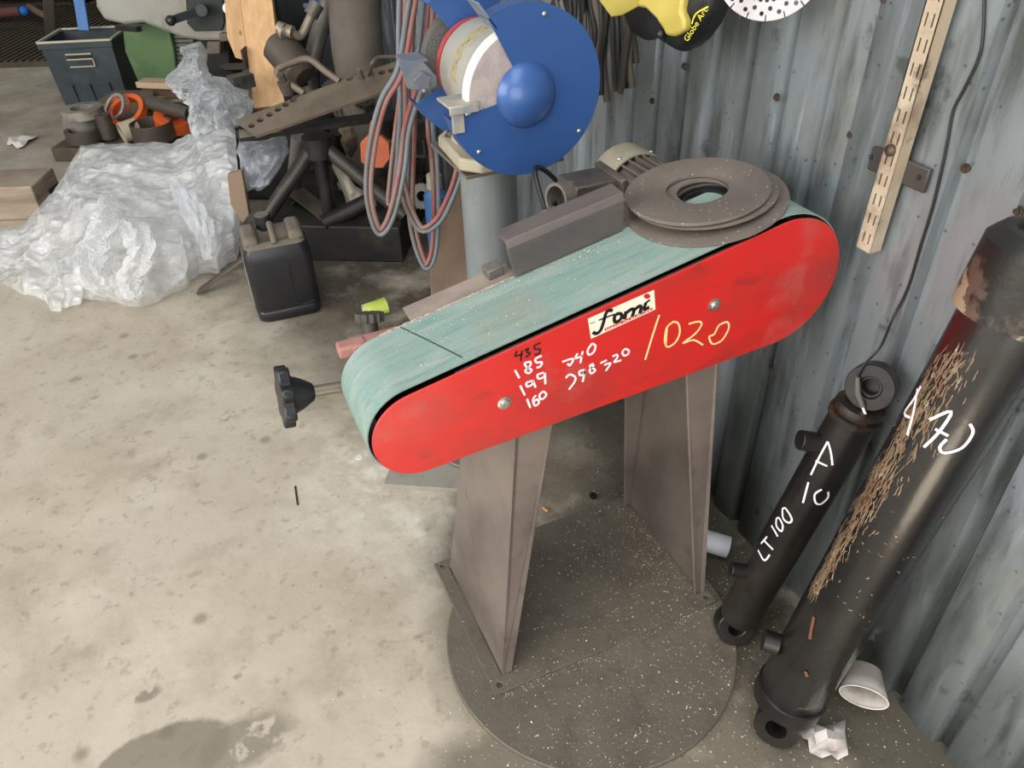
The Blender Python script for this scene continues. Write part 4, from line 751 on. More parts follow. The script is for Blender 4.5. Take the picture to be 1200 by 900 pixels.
pA, pB, pD = at(300, 159, 2.93), at(472, 99, 3.08), at(275, 141, 3.03); pX = (pB-pA); pY = (pD-pA); pN = pX.cross(pY).normalized(); pN = pN if pN.z > 0 else -pN
def onbar(x, y): return onpl((x, y), pN, pN.dot(pA))
hs = []
xu = pX.normalized(); yu = (pN.cross(xu)).normalized()
for p in ((295, 147), (305, 140.5), (316, 134), (326, 128), (335, 122.5), (344, 117), (410, 92), (435, 87.5), (447.5, 85), (459, 82.5)): hs.append(circ(onbar(*p), .0145, 12, xu, yu))
b = MB(); b.plate([pA, onbar(470, 100), onbar(466, 71), onbar(400, 94), pD], -pN*.012, hs); b.obj('flat_bar', pbm, pt, smooth=0)
b = MB(); _d = lambda p: p.dot(CF)
da, db = _d(onbar(356, 109)), _d(onbar(398, 95))
hd = [onbar(356, 109), at(341, 99, da+.01), at(328, 89, da+.03), at(325, 83, da+.04), at(331, 78, da+.05), at(344, 73, da+.07), at(357, 69, db+.05), at(366, 71, db+.04), at(382, 84, db+.02), onbar(398, 95)]
b.tube(smooth_pts(hd, 4), .0135, 10); b.obj('bent_handle', mat('brown_rod', (112, 98, 84), .5, .35), pt)
b = MB(); b.tube(smooth_pts([onbar(434, 84), at(436, 74, 3.05), at(445, 67, 3.08), at(470, 67, 3.12)], 4), .007, 8); b.obj('wire_loop', mat('brown_rod', (112, 98, 84)), pt)
MB().cyl(onbar(424, 92), onbar(424, 92)+pN*.045, .011, n=12).obj('bolt', tube_m, pt)
b = MB(); q = onbar(338, 108); b.cyl(q, q+pN*.05, .026, n=16); b.cyl(q+pN*.05, q+pN*.085, .015, n=6); b.obj('socket', steel_dark, pt)
# ---- plinth, flat bars, odd pieces
pl = bx(fl(388, 306)+yawed(-7)[1]*.30+UP*.085, (.66, .60, .17), yawed(-7), 'steel_plinth', mat('black_plinth', (30, 28, 25), .6, .1, [((72, 64, 52), 'noise', 5, .5, .7, .6)], (.3, 20)), None, .008); tag(pl, 'low black steel plinth on the floor under the tripod stand', 'plinth')
tag(MB().bar(at(338, 218, 3.45), at(395, 262, 3.14)+UP*.005, .085, .012, UP).obj('flat_bar', steel_dark, bevel=.002), 'short grimy flat bar lying on the low plinth', 'bar')
tag(MB().bar(fl(233, 344)+UP*.01, at(300, 292, 2.86), .05, .010, UP).obj('flat_bar', steel_dark, bevel=.002), 'dark flat bar propped between the plastic film heap and the jerrycan', 'bar')
lamp = thing('warning_lamp', 'orange octagonal reflector with a short neck hanging behind the left hose loop', 'reflector', tuple(at(436, 180, 3.15)))
orm = mat('dusty_orange', (172, 86, 56), .5, 0, [((150, 70, 44), 'noise', 10, .5, .7, .7)])
b = MB(); b.prism(outline([(422, 168), (430, 160), (447, 160), (456, 168), (457, 186), (449, 197), (432, 197), (423, 190)], 3.1), CF*.03); b.obj('orange_face', orm, lamp, bevel=.004, smooth=0)
b = MB(); b.prism(outline([(431, 161), (434, 142), (441, 142), (446, 161)], 3.11), CF*.02); b.obj('neck', orm, lamp, smooth=0, bevel=.003)
b = MB(); b.tube([at(437, 143, 3.12), at(437, 132, 3.2)], .004); b.obj('hook', steel_dark, lamp)
def cloth(name, poly, d, lab, cat, mt, seed, amp=.02, lean=0.0, n=14):
    """crumpled sheet filling an outline (real folds, leaning away from the viewer)"""
    P = [V((x, y, 0)) for x, y in poly]; c = sum(P, V())/len(P); m_ = len(P)*3
    ring = [P[i//3].lerp(P[(i//3+1) % len(P)], (i % 3)/3) for i in range(m_)]; vs = []; 
    for j in range(n+1):
        for q in ring:
            w_ = c.lerp(q, 1-j/n); k = 1-(1-j/n)**2; X = at(w_.x, w_.y, d-lean*(w_.y-c.y)/100-k*amp*2)
            nv = noise.noise(X*9+V((seed, 0, 0))); n2_ = abs(noise.noise(X*22+V((0, seed, 0)))); vs.append(X+CF*(nv*amp+n2_*amp*1.4-amp*.5)+CR*(nv*amp*.3))
    fs = [(j*m_+i, j*m_+(i+1) % m_, (j+1)*m_+(i+1) % m_, (j+1)*m_+i) for j in range(n) for i in range(m_)]
    o = MB().add(vs, fs).obj(name, mt, smooth=28, solid=.001); return tag(o, lab, cat)
cloth('rag', [(384, 188), (402, 196), (418, 216), (440, 232), (446, 262), (432, 268), (418, 250), (406, 240), (396, 210)], 3.3, 'dirty white rag lying behind the tripod leg below the orange reflector', 'rag', mat('dirty_white_cloth', (176, 166, 150), .9, 0, [((130, 116, 98), 'noise', 7, .5, .7, .7)]), 3)
cloth('rag', [(397, 150), (412, 146), (420, 158), (420, 172), (412, 185), (404, 178), (398, 165)], 3.4, 'brown crumpled rag beside the orange reflector', 'rag', mat('brown_cloth', (104, 90, 66), .9, 0, [((60, 52, 40), 'noise', 12, .45, .6, .8)]), 8)
bo = thing('spray_bottle', 'blue plastic bottle with grey cap standing behind the right hose loops', 'bottle', tuple(at(513, 262, 2.75)))
q = at(513, 258, 2.75); q.z = max(q.z, .0); qb = V((q.x, q.y, 0)); h0 = at(513, 222, 2.75).z
b = MB(); b.lathe(qb, UP, [(0, 0), (0, .04), (.01, .045), (h0-.02, .045), (h0, .028), (h0+.01, .024)], 24); b.obj('body', mat('bottle_blue', (52, 92, 140), .45, 0, [((110, 122, 130), 'noise', 6, .55, .65, .6)]), bo)
MB().lathe(qb+UP*(h0+.008), UP, [(0, .03), (.05, .028), (.055, .02), (.055, 0)], 20).obj('cap', mat('cap_grey', (140, 136, 120), .6), bo)
b = MB(); b.prism(outline([(546, 195), (528, 232), (514, 262), (503, 300), (507, 396), (530, 396), (566, 396), (566, 195)], 2.42), CF*.018)
tag(b.obj('brown_board', mat('brown_hardboard', (124, 104, 86), .8, 0, [((98, 82, 68), 'noise', 5, .45, .7, .6), ((150, 130, 110), 'noise', 12, .6, .7, .4)], (.1, 30)), bevel=.002, smooth=0), 'brown curved-edge board standing behind the grinder pillar', 'board')
# assorted small dark machine parts on and around the plinth
rs = random.Random(21); names = ['steel_bracket', 'gear', 'steel_block', 'pipe_clamp']
labs = {'steel_bracket': 'greasy dark angle bracket among the parts behind the tripod stand', 'gear': 'dark greasy gear among the parts behind the tripod stand', 'steel_block': 'dark brown steel block among the parts behind the tripod stand', 'pipe_clamp': 'dark pipe clamp ring among the parts behind the tripod stand'}
cat_ = {'steel_bracket': 'bracket', 'gear': 'gear', 'steel_block': 'block', 'pipe_clamp': 'clamp'}
pm2 = [mat('part_brown', (66, 56, 46), .55, .3, [((36, 32, 28), 'noise', 12, .45, .65, .8)]), sm_, mat('part_grey', (84, 80, 74), .45, .5, [((50, 46, 42), 'noise', 15, .5, .65, .8)])]
def part(kind, c, s, i):
    b = MB(); a = yawed(rs.uniform(-60, 60))
    if kind == 'steel_bracket': b.box(c, (s*2, s*1.2, .012), a); b.box(c+a[0]*(s-.006)+UP*(s*.6), (.012, s*1.2, s*1.2), a)
    elif kind == 'gear':
        n = 24; x, y, z = frame((rs.uniform(-.6, .2), rs.uniform(-1, -.4), rs.uniform(.2, 1))); out = [c+(x*math.cos(6.2832*k/(n*2))+y*math.sin(6.2832*k/(n*2)))*s*(1 if k % 2 else .86) for k in range(n*2)]; b.plate(out, z*.025, [circ(c, s*.35, 16, x, y)])
    elif kind == 'pipe_clamp': b.ring(c, (rs.uniform(-.5, .5), -1, .4), s*.75, s, 0, .03, 28); b.box(c+UP*s, (.05, .02, .03), a)
    else: b.box(c, (s*1.8, s*1.1, s), a)
    tag(b.obj(kind, pm2[i % 3], bevel=.002), labs[kind], cat_[kind], kind.replace('_', ' ')+'s behind the tripod')
for i, (x, y, d, s) in enumerate([(345, 98, 3.9, .06), (392, 110, 3.75, .07), (357, 118, 3.6, .05), (405, 130, 3.65, .06), (378, 195, 3.6, .05), (408, 215, 3.5, .05), (450, 215, 3.45, .055), (470, 225, 3.4, .06), (462, 250, 3.35, .05), (385, 225, 3.5, .04), (440, 130, 3.65, .06), (455, 150, 3.55, .07), (275, 78, 4.0, .07), (265, 100, 3.95, .08), (283, 95, 3.8, .06), (270, 118, 3.9, .07), (485, 180, 3.3, .06), (495, 230, 3.2, .06), (484, 150, 3.5, .07), (352, 245, 3.35, .045), (460, 190, 3.5, .07), (425, 120, 3.6, .05)]):
    part(names[i % 4], at(x, y, d), s, i)
tag(MB().box(L(-1.0, 3.98, .14), (.38, .30, .28), yawed(-4)).obj('steel_box', dark_m, bevel=.008), 'long dark steel box on the floor under the silencer and duct', 'box')
# ================================================================ HOSES
hr, hg = mat('dusty_red_hose', (140, 84, 78), .65, 0, [((128, 106, 98), 'noise', 7, .42, .62, .9)]), mat('dusty_blue_grey_hose', (106, 112, 116), .6, 0, [((112, 98, 88), 'noise', 7, .5, .68, .8)])
def hose(pts, lab, off=(8, 1), r=.0075):
    t = thing('welding_hose', lab, 'hose', tuple(at(*pts[len(pts)//2])))
    A_ = smooth_pts([at(*p) for p in pts], 6); n = len(A_); Bp = []
    for i, p in enumerate(A_):
        tg_ = (A_[min(i+1, n-1)]-A_[max(i-1, 0)]).normalized(); sd_ = tg_.cross(CF).normalized(); Bp.append(p+sd_*r*2.05+CF*.004*math.sin(i*.35))
    MB().tube(A_, r, 10).obj('grey_hose', hg, t, smooth=60); MB().tube(Bp, r, 10).obj('red_hose', hr, t, smooth=60)
hose([(490, -60, 2.15), (478, 10, 2.18), (466, 80, 2.2), (446, 118, 2.2), (433, 170, 2.2), (429, 225, 2.2), (438, 266, 2.2), (449, 274, 2.2), (462, 252, 2.2), (474, 200, 2.22), (480, 150, 2.25), (497, 95, 2.25), (512, 40, 2.25), (516, -60, 2.25)], 'twin grey and red welding hose in the leftmost hanging loop')
hose([(470, -60, 2.28), (467, 40, 2.28), (469, 130, 2.28), (466, 190, 2.28), (474, 238, 2.26), (492, 270, 2.24), (514, 262, 2.22), (530, 234, 2.2), (541, 200, 2.2), (546, 160, 2.3)], 'twin grey and red welding hose curving up towards the grinder pillar')
hose([(486, -60, 2.34), (476, 60, 2.34), (480, 150, 2.34), (478, 230, 2.34), (484, 280, 2.32), (498, 314, 2.3), (510, 300, 2.3), (514, 250, 2.3), (512, 190, 2.32), (508, 160, 2.4), (506, 120, 2.45)], 'twin grey and red welding hose in the lowest-hanging narrow loop')
hose([(500, -60, 2.4), (494, 30, 2.4), (484, 110, 2.4), (478, 150, 2.42), (470, 210, 2.44), (460, 238, 2.46), (468, 160, 2.5), (478, 80, 2.5), (492, -60, 2.5)], 'twin grey and red welding hose strand behind the other loops')
# ================================================================ JERRYCAN
jc = thing('jerrycan', 'black plastic jerrycan with dusty shoulders and cap on the floor beside the film heap', 'jerrycan', tuple(fl(335, 372)))
JX = yawed(20); j0 = fl(334, 377)+JX[1]*.115+JX[0]*.030; jw, jd, jh = .25, .22, .30
jm = mat('black_can', (26, 27, 31), .38, 0, [((46, 44, 44), 'noise', 4, .45, .7, .6)], (.04, 20)); jt = mat('dusty_black_can', (112, 102, 88), .75, 0, [((86, 78, 68), 'noise', 6, .45, .68, .6)])
b = MB(); n = 0
def rrect(w_, d_, z, r=.035, k=5, ox=0, oy=0):
    out = []
    for (sx, sy, a0_) in ((1, 1, 0), (-1, 1, 90), (-1, -1, 180), (1, -1, 270)):
        for i in range(k+1):
            a = math.radians(a0_+90*i/k); out.append(j0+JX[0]*(ox+sx*(w_/2-r)+r*math.cos(a))+JX[1]*(oy+sy*(d_/2-r)+r*math.sin(a))+UP*z)
    return out
lv = [(jw-.03, jd-.03, 0), (jw-.008, jd-.008, .012), (jw-.004, jd-.004, .045), (jw-.010, jd-.010, .05), (jw, jd, .06), (jw, jd, .255), (jw-.004, jd-.004, .285), (jw-.022, jd-.022, .312)]
R_s = [rrect(*q) for q in lv]; m_ = len(R_s[0]); b.add([p for r in R_s for p in r], [tuple(range(m_))[::-1]]+[(j*m_+i, j*m_+(i+1) % m_, (j+1)*m_+(i+1) % m_, (j+1)*m_+i) for j in range(len(R_s)-1) for i in range(m_)]); b.obj('body', jm, jc, smooth=50)
b = MB(); R_s = [rrect(jw-.022, jd-.022, .3115), rrect(jw-.04, jd-.05, .325), rrect(jw-.09, jd-.11, .322, .02), rrect(jw-.12, jd-.15, .31, .02)]; b.add([p for r in R_s for p in r], [(j*m_+i, j*m_+(i+1) % m_, (j+1)*m_+(i+1) % m_, (j+1)*m_+i) for j in range(3) for i in range(m_)]+[tuple(3*m_+i for i in range(m_))]); b.obj('dusty_shoulder', jt, jc, smooth=50)
for s in (-1, 1): 
    b = MB(); b.box(j0+JX[0]*s*.083+UP*.335, (.062, .17, .034), JX, top=.8); b.obj('top_hump', jt, jc, bevel=.012, smooth=40)
b = MB(); b.tube(smooth_pts([j0-JX[1]*.085+UP*.322, j0-JX[1]*.06+UP*.352, j0+JX[1]*.01+UP*.358, j0+JX[1]*.045+UP*.335], 4), .0125, 10); b.obj('grip', jt, jc)
q = j0-JX[0]*.02+JX[1]*.075+UP*.31; b = MB(); b.lathe(q, UP, [(0, .03), (.035, .03), (.035, .033), (.062, .032), (.064, .03), (.064, 0)], 24); b.obj('cap', black_m, jc); MB().lathe(q+UP*.064, UP, [(0, .028), (.002, .027), (.002, 0)], 24).obj('cap_dust', jt, jc)
b = MB(); b.box(j0-JX[0]*(jw/2+.0005)+UP*.165, (.001, .165, .17), JX); b.obj('white_label', mat('can_label', (214, 214, 210), .5), jc, smooth=0)
b = MB(); b.tube([p for p in (j0-JX[1]*(jd/2)+JX[0]*x+UP*z for x, z in ((-.1, .06), (-.04, .055), (-.03, .07)))], .003, 6); b.tube(smooth_pts([j0-JX[1]*(jd/2-.001)+JX[0]*x+UP*z for x, z in ((.035, .24), (.03, .20), (.03, .10), (.045, .06), (.10, .065))], 4), .004, 6); b.obj('moulded_edge', jm, jc)
# ================================================================ PLASTIC FILM
film1 = plastic_film('cloudy_film', (250, 249, 247), .66); film2 = plastic_film('clear_film', (236, 238, 242), .34); film3 = plastic_film('milky_film', (246, 246, 246), .48)
BOT = [(-25, 318), (0, 331), (24, 344), (52, 352), (60, 366), (80, 364), (98, 350), (126, 352), (150, 362), (176, 360), (214, 342), (232, 322), (256, 320), (276, 304), (284, 286)]
TOP = [(-25, 275, .03), (0, 269, .05), (28, 263, .08), (44, 244, .12), (60, 226, .16), (74, 208, .20), (86, 184, .26), (96, 170, .30), (126, 167, .31), (160, 167, .31), (200, 168, .32), (222, 156, .36), (240, 146, .42), (262, 140, .46), (276, 152, .44)]
def ridged(p, s):
    a = 0; am = 1; f = 1
    for k in range(5):
        n_ = 1-abs(noise.noise(p*f+V((s, k*7.3, -s))))*2; a += am*n_*n_; am *= .52; f *= 1.9
    return a
def film(name, bot, top, lab, mt, seed, nu=150, nv=110, lift=0, amp=.055):
    vs = []; K = len(bot)-1
    for i in range(nu+1):
        u = i/nu*K; k = min(int(u), K-1); t = u-k; wob = noise.noise(V((u*2.2, seed, 0)))*7
        B0 = V((*bot[k], 0)).lerp(V((*bot[k+1], 0)), t); T0 = V((*top[k][:2], 0)).lerp(V((*top[k+1][:2], 0)), t); zt_ = top[k][2]*(1-t)+top[k+1][2]*t
        for j in range(nv+1):
            v = j/nv; ed = min(1, v*7)*min(1, (1-v)*9+.15)*min(1, i/8+.1, (nu-i)/8+.1)
            z = zt_*(math.sin(v*math.pi/2)**.75)*(1 if v < .9 else 1-.0*(v-.9))+lift*ed
            q = B0.lerp(T0, v)+V((wob*.8*(1-v), wob*(1-v)*.6+noise.noise(V((u*3, seed+5, 9)))*3*v, 0)); X = onz((q.x, q.y), z)
            w_ = X+V((noise.noise(X*5+V((seed, 1, 2))), noise.noise(X*5+V((3, seed, 2))), 0))*.10
            r = ridged(V((w_.x*3.2+w_.y*1.2, w_.y*2.0, w_.z*3)), seed)-.95
            X = X+(UP*.8-CF*.6)*(r*amp*ed)+CR*noise.noise(X*14)*.012*ed
            X.z = max(X.z, .003+.004*abs(noise.noise(X*40)))
            vs.append(X)
    fs = [(i*(nv+1)+j, (i+1)*(nv+1)+j, (i+1)*(nv+1)+j+1, i*(nv+1)+j+1) for i in range(nu) for j in range(nv)]
    o = MB().add(vs, fs).obj(name, mt, smooth=70); return o
root = thing('plastic_sheeting', 'big crumpled heap of cloudy white plastic film on the floor beside the jerrycan', 'plastic film', tuple(fl(150, 300)))
def adopt(o, r): o.parent = r; o.location = WP[o.name]-WP[r.name]
adopt(film('outer_layer', BOT, TOP, '', film1, 3.3, amp=.042), root)
adopt(film('under_layer', [(x*.98+4, y-14) for x, y in BOT], [(x, y+6, z*.86) for x, y, z in TOP], '', film1, 8.1, 90, 60, -.01, .05), root)
def rope(pts, r0, seed, name, mt):     # twisted strands of film lying over the heap
    P = smooth_pts([at(*p) for p in pts], 10); vs = []; n = 22; N = len(P); x, y, _ = frame(P[1]-P[0])
    for i, p in enumerate(P):
        T1 = (P[min(i+1, N-1)]-P[max(i-1, 0)]).normalized(); x = (x-x.dot(T1)*T1).normalized(); y = T1.cross(x); rr = r0*(.35+.8*math.sin(math.pi*min(1, (i+2)/(N+3)))**.6)
        for k in range(n):
            a = 6.2832*k/n+i*.05; R_ = rr*(.72+.5*abs(noise.noise(V((math.cos(a)*2.2, math.sin(a)*2.2, i*.05+seed))))*2); vs.append(p+(x*math.cos(a)+y*math.sin(a))*R_)
    fs = [(i*n+k, i*n+(k+1) % n, (i+1)*n+(k+1) % n, (i+1)*n+k) for i in range(N-1) for k in range(n)]; adopt(MB().add(vs, fs).obj(name, mt, smooth=24), root)
rope([(128, 232, 3.0), (126, 262, 2.85), (112, 292, 2.75), (106, 320, 2.66), (122, 338, 2.62)], .052, 1, 'twisted_strand', film1)
rope([(140, 262, 2.9), (160, 272, 2.8), (166, 300, 2.72), (152, 330, 2.66), (160, 350, 2.62)], .045, 5, 'twisted_strand', film1)
rope([(205, 215, 3.1), (222, 240, 3.0), (240, 275, 2.92), (246, 305, 2.86)], .040, 9, 'twisted_strand', film3)
o = cloth('plastic_bag', [(212, 54), (228, 51), (239, 70), (252, 82), (272, 94), (288, 108), (293, 120), (290, 138), (276, 150), (262, 160), (240, 170), (224, 160), (219, 140), (219, 124), (208, 106), (191, 90), (205, 80), (212, 68)], 3.75, 'clear crumpled plastic bag standing above the film heap in front of the machine', 'plastic bag', film3, 12, .075, .35, 30)
o = cloth('plastic_film', [(283, 163), (300, 162), (330, 160), (338, 178), (330, 196), (318, 214), (300, 226), (286, 222), (282, 195)], 3.12, 'sheet of clear glossy film hanging under the top beam of the tripod stand', 'plastic film', film2, 17, .05, .1, 24)
tag(MB().prism(outline([(266, 205), (283, 200), (292, 252), (284, 262), (270, 240)], 3.02), CF*.03).obj('cardboard', mat('cardboard_brown', (128, 108, 88), .8), smooth=0, bevel=.003), 'torn brown cardboard piece standing between heap and hanging film', 'cardboard')
# ================================================================ RINGS AND TUBES on the floor beyond the heap
def ringthing(name, x, y, d, R, r, h, ax, mt, lab, cat, mt2=None):
    c = at(x, y, d); b = MB(); b.ring(c, ax, r, R, -h/2, h/2, 40); return tag(b.obj(name, mt, bevel=.002), lab, cat)
gr1 = mat('dusty_ring', (150, 142, 130), .5, .3, [((92, 86, 76), 'noise', 12, .45, .65, .7)], (.1, 50)); gr2 = mat('dark_ring', (84, 76, 68), .45, .4, [((96, 88, 76), 'noise', 10, .5, .68, .7)]); orr = mat('orange_paint', (214, 92, 34), .4, 0, [((160, 84, 50), 'noise', 9, .55, .7, .7)])
cb = bx(L(-2.33, 4.78, .04), (.60, .66, .08), yawed(-4), 'wooden_pallet', mat('dirty_boards', (84, 72, 58), .8, 0, [((58, 50, 40), 'noise', 6, .45, .65, .7)]), None, .004); tag(cb, 'low dirty wooden board under the rings and tubes', 'board')
def z0(x, y, z): return onz((x, y), z)
def rg(x, y, z, R, r, h, ax, mt, lab, cat='ring', name='steel_ring'):
    c = z0(x, y, z); return tag(MB().ring(c, ax, r, R, -h/2, h/2, 40).obj(name, mt, bevel=.002), lab, cat)
rg(97, 131, .245, .115, .060, .05, UP, gr1, 'wide dusty steel ring on top of the left ring stack'); rg(97, 142, .175, .108, .06, .085, UP, mat('pale_bearing', (150, 146, 138), .35, .5, [((110, 100, 90), 'noise', 12, .5, .65, .7)]), 'shiny pale bearing ring in the middle of the left ring stack')
rg(98, 158, .13, .098, .072, .07, UP, gr2, 'dark open steel ring in front at the bottom of the left ring stack'); rg(124, 148, .17, .044, .026, .14, UP, gr2, 'small dark bushing standing upright in front of the rings', 'bushing', 'bushing')
rg(150, 131, .19, .115, .085, .05, (-.35, -.45, .8), orr, 'orange ring tilted against the silver ring'); rg(138, 127, .21, .085, .065, .055, (-.6, -.4, .6), chrome_m, 'shiny silver ring standing tilted beside the orange ring')
rg(179, 153, .15, .118, .108, .10, UP, gr2, 'wide thin-walled dark ring nearest the film heap'); rg(152, 153, .14, .06, .05, .10, (1, .3, .1), mat('cream_pipe', (176, 162, 140), .6), 'cream short pipe lying behind the film heap', 'pipe', 'pipe')
rg(204, 141, .16, .11, .05, .07, (.1, -.3, .9), orr, 'orange hub partly hidden behind the clear bag', 'hub', 'hub')
a_, b_ = z0(176, 120, .26), z0(222, 134, .22); tag(MB().ring(a_, b_-a_, .022, .040, 0, (b_-a_).length, 28).obj('steel_tube', gr2), 'dark thick-walled tube lying on the ring pile', 'tube')
a_, b_ = z0(172, 114, .22), z0(172, 124, .12); tag(MB().cyl(a_, b_, .04, n=20).obj('bushing', mat('brown_bush', (108, 88, 74), .6)), 'brown bushing behind the mouth of the thick-walled tube', 'bushing')
for k, (x0, y0, x1, y1, z, w_, lab) in enumerate(((165, 97, 212, 99, .30, .10, 'pale sawn board topmost behind the ring pile'), (183, 107, 215, 108, .22, .08, 'brown sawn board second from top behind the ring pile'), (184, 115, 216, 116, .16, .08, 'pale thin batten lowest behind the ring pile'))):
    a_, b_ = z0(x0, y0, z), z0(x1, y1, z); tag(MB().bar(a_, b_, w_, .035 if k != 2 else .02, UP).obj('sawn_board', [mat('pale_sawn', (176, 152, 122), .7), mat('brown_sawn', (110, 86, 68), .7), mat('pale_sawn', (176, 152, 122))][k], bevel=.002), lab, 'board')
tag(MB().box(L(-2.35, 5.25, .07), (.6, .3, .14), yawed(-4)).obj('timber_block', mat('brown_sawn', (110, 86, 68)), bevel=.005), 'brown timber block on the floor under the sawn boards', 'timber')
tmb = mat('grey_timber', (158, 142, 124), .75, 0, [((100, 84, 70), 'noise', 3, .42, .66, .8, {'stretch': (.5, .5, 5)}), ((78, 62, 50), 'dots', 5, .10, .05, .8), ((160, 142, 122), 'noise', 6, .5, .7, .5)], (.3, 12))
XB = yawed(1); tb0 = fl(52, 257); b = MB(); b.box(tb0-XB[0]*.55+XB[1]*.125+UP*.088, (1.1, .25, .172), XB); tag(b.obj('timber_beam', tmb, bevel=.006), 'thick weathered timber beam on the floor beyond the film heap', 'timber')
bx(tb0+XB[0]*.09+XB[1]*.28+UP*.05, (.12, .34, .10), yawed(-20), 'timber_offcut', dark_m, None, .004); tag(SC.objects['timber_offcut'], 'dark wedge of timber next to the end of the beam', 'timber')
# ================================================================ SMALL THINGS ON THE FLOOR
def paper(name, pts, mt, lab, cat, zf, seed):
    bm = MB(); n = 4; P = [fl(*p) for p in pts]
    vs = []
    for j in range(n+1):
        for i in range(n+1):
            u, v = i/n, j/n; X = P[0].lerp(P[1], u).lerp(P[3].lerp(P[2], u), v); X.z = .004+zf*abs(noise.noise(V((u*2.6+seed, v*2.6, 1))))*2+zf*.5*((i*7+j*5+seed) % 3 == 0); vs.append(X)
    o = bm.add(vs, [(j*(n+1)+i, j*(n+1)+i+1, (j+1)*(n+1)+i+1, (j+1)*(n+1)+i) for j in range(n) for i in range(n)]).obj(name, mt, smooth=10, solid=.0006); return tag(o, lab, cat)
wp = mat('soiled_white_paper', (214, 204, 196), .7, 0, [((178, 160, 150), 'noise', 20, .5, .65, .6)])
paper('crumpled_paper', [(936, 858), (989, 848), (990, 893), (952, 893)], wp, 'crumpled white paper scrap on the floor in front of the thick cylinder foot', 'paper', .022, 2)
paper('litter', [(8, 170), (28, 158), (46, 162), (24, 176)], wp, 'small white crushed wrapper on the floor beside the timber beam', 'litter', .02, 5)
cp = thing('paper_cup', 'crushed white paper cup lying under the thick cylinder by the wall', 'cup', tuple(fl(1000, 820)))
def cup(t, c, ax, r0, r1, h, mts, sq=.7, dirx=None):
    x, y, z = frame(ax); vs = []; n = 28
    for k, (tt_, r) in enumerate(((0, r0), (h*.5, (r0+r1)/2), (h, r1))):
        for i in range(n): a = 6.2832*i/n; vs.append(c+z*tt_+x*(r*sq*math.cos(a))+y*(r*(1/sq)**.5*math.sin(a)))
    MB().add(vs, [(j*n+i, j*n+(i+1) % n, (j+1)*n+(i+1) % n, (j+1)*n+i) for j in range(2) for i in range(n)]+[tuple(range(n))]).obj('cup_body', mts[0], t, smooth=40, solid=.001)
    e = [vs[2*n+i] for i in range(n)]; MB().tube(e+[e[0]], .0016, 6, False).obj('rolled_rim', mts[1], t)
q = fl(1004, 806); cup(cp, V((q.x, q.y, .075)), (CF*-.75-CR*.35+UP*.12), .027, .040, .082, (mat('grey_white_cup', (176, 168, 158), .6, 0, [((140, 128, 116), 'noise', 20, .5, .65, .6)]), wp))
gcp = thing('paper_cup', 'lime green paper cup lying on the floor behind the sander belt', 'cup', tuple(fl(436, 370)))
q = fl(448, 368); cup(gcp, V((q.x+.02, q.y, .036)), (fl(415, 372)-fl(455, 362)).normalized(), .036, .026, .09, (mat('lime_card', (166, 182, 76), .6), wp), .8)
pv = thing('plastic_pipe', 'white plastic pipe stub on the floor behind the right sander leg', 'pipe', tuple(fl(845, 640)))
pvm = mat('white_pvc', (200, 200, 204), .35); q1 = fl(851, 652)+UP*.036; q0 = q1+(CR*-.93+CF*.28).normalized()*.12+UP*.02
MB().ring(q1, q0-q1, .024, .029, 0, .13, 28).obj('pipe', pvm, pv); MB().ring(q1+(q0-q1)*.75, (CR*-.2-CF*.9-UP*.5), .018, .024, 0, .05, 24).obj('branch', pvm, pv)
b = MB(); c = fl(1003, 773); rs = random.Random(3)
P = []
for j in range(7):
    for i in range(9): P.append(c+(V((CR.x, CR.y, 0))*(i-4)*.009)+V((CF.x, CF.y, 0))*(j-3)*.008+UP*(.095+.018*rs.random()+.02*math.cos((i-4)*.4)*math.cos((j-3)*.45)))
b.add(P, [(j*9+i, j*9+i+1, (j+1)*9+i+1, (j+1)*9+i) for j in range(6) for i in range(8)]); tag(b.obj('foil_scrap', mat('dirty_foil', (120, 112, 100), .3, .7, [((60, 54, 46), 'noise', 60, .45, .6, .8)]), smooth=5, solid=.001), 'crumpled dirty foil scrap on the crushed white cup', 'foil')
c = fl(641, 600); c.z = .0155; c2_ = fl(650, 603); c2_.z = .0155
b = MB(); q = fl(636, 596)+UP*.005; w_ = fl(646, 604)+UP*.005; b.cyl(q, q.lerp(w_, .65), .0042, n=10); cg = b.obj('cigarette_butt', [mat('filter_tan', (206, 140, 80), .8)]); tag(cg, 'orange-tan cigarette filter on the floor behind the base plate', 'cigarette butt')
q = fl(691, 523); tag(MB().ring(q+UP*.001, UP, .007, .017, 0, .002, 24).obj('washer', grey_m), 'flat steel washer on the floor between the sander legs', 'washer')
q = fl(695, 582); tag(MB().lathe(q, UP, [(0, .005), (0, .012), (.008, .012), (.008, .005)], 6, closed=True).obj('hex_nut', dark_m), 'dark hex nut on the floor behind the base plate', 'nut')
q = fl(421, 536); tag(MB().lathe(q, UP, [(0, .012), (.002, .011), (.002, 0)], 9).obj('paint_flake', mat('pale_flake', (204, 204, 200), .7)), 'pale round flake on the dusty floor below the red cover end', 'flake')
q = fl(346, 570); tag(MB().bar(q+UP*.001, fl(349, 592)+UP*.001, .005, .002, UP).obj('dark_splinter', dark_m), 'dark splinter on the open floor below the star knob', 'splinter')
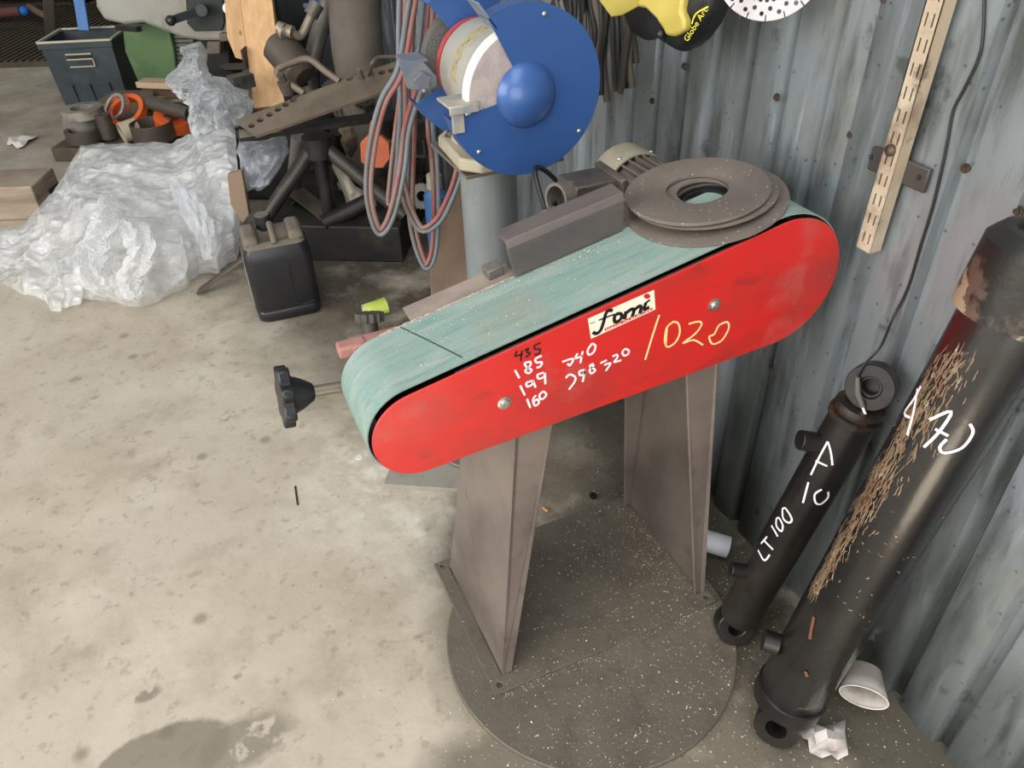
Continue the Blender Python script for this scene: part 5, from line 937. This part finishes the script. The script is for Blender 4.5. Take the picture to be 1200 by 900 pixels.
# loose chips
rs = random.Random(9); chip = mat('pale_chip', (214, 206, 178), .6, .1, [((150, 130, 96), 'noise', 9, .5, .6, .6)])
b = MB()
def zfloor(x, y):
    if .32 < x < .913 and .905 < y < 1.313: return .0196
    if (x-.592)**2+(y-.965)**2 < .34**2: return .0117
    return .0008
def chipat(x, y, z, s):
    a = rs.uniform(0, 6.28); d = V((math.cos(a), math.sin(a), 0))*s; e = V((-d.y, d.x, 0))*rs.uniform(.3, .8); c = V((x, y, z)); k = rs.uniform(0, .5)*s
    b.add([c-d, c+e+UP*k, c+d*1.0, c-e+UP*k*.3], [(0, 1, 2, 3)])
for i in range(4200):
    m_ = rs.random()
    if m_ < .30: x, y = rs.gauss(.62, .28), rs.gauss(.72, .16)
    elif m_ < .5: x, y = rs.gauss(.78, .12), rs.gauss(1.12, .14)
    elif m_ < .68: x, y = rs.gauss(g2.x+.05, .22), rs.gauss(g2.y-.05, .25)
    elif m_ < .85: x, y = rs.gauss(.92, .12), rs.uniform(.3, 1.4)
    else: x, y = rs.uniform(-.3, 1.05), rs.uniform(.4, 3)
    if x > WX-.02: continue
    chipat(x, y, zfloor(x, y), abs(rs.gauss(.0009, .0007))+.0006)
for k in range(160):
    t_ = rs.random(); chipat(.34+t_*.57, .903-abs(rs.gauss(0, .008)), .0122, rs.uniform(.0008, .0022)); chipat(.884-abs(rs.gauss(0, .02)), .96+rs.random()*.3, .0198, rs.uniform(.001, .002))
o = b.obj('metal_chips', chip, smooth=0); o['kind'] = 'stuff'; tag(o, 'pale loose grinding chips scattered over the floor and steel plates around the belt sander', 'chips')
b = MB()
for k in range(420):
    x = rs.uniform(.25, .95); y = rs.uniform(.95, 1.09) if rs.random() < .6 else rs.gauss(1.075, .012)
    if y > 1.094 or (x > .70 and y > .98): continue
    p = tp(x, y, .0004); a = rs.uniform(0, 6.28); s = rs.uniform(.0007, .0018); d = (TD*math.cos(a)+TY*math.sin(a))*s; e = TN.cross(d)*.6; b.add([p-d, p+e, p+d, p-e+TN*.001], [(0, 1, 2, 3)])
o = b.obj('belt_dust', chip, belt, smooth=0); o['kind'] = 'stuff'
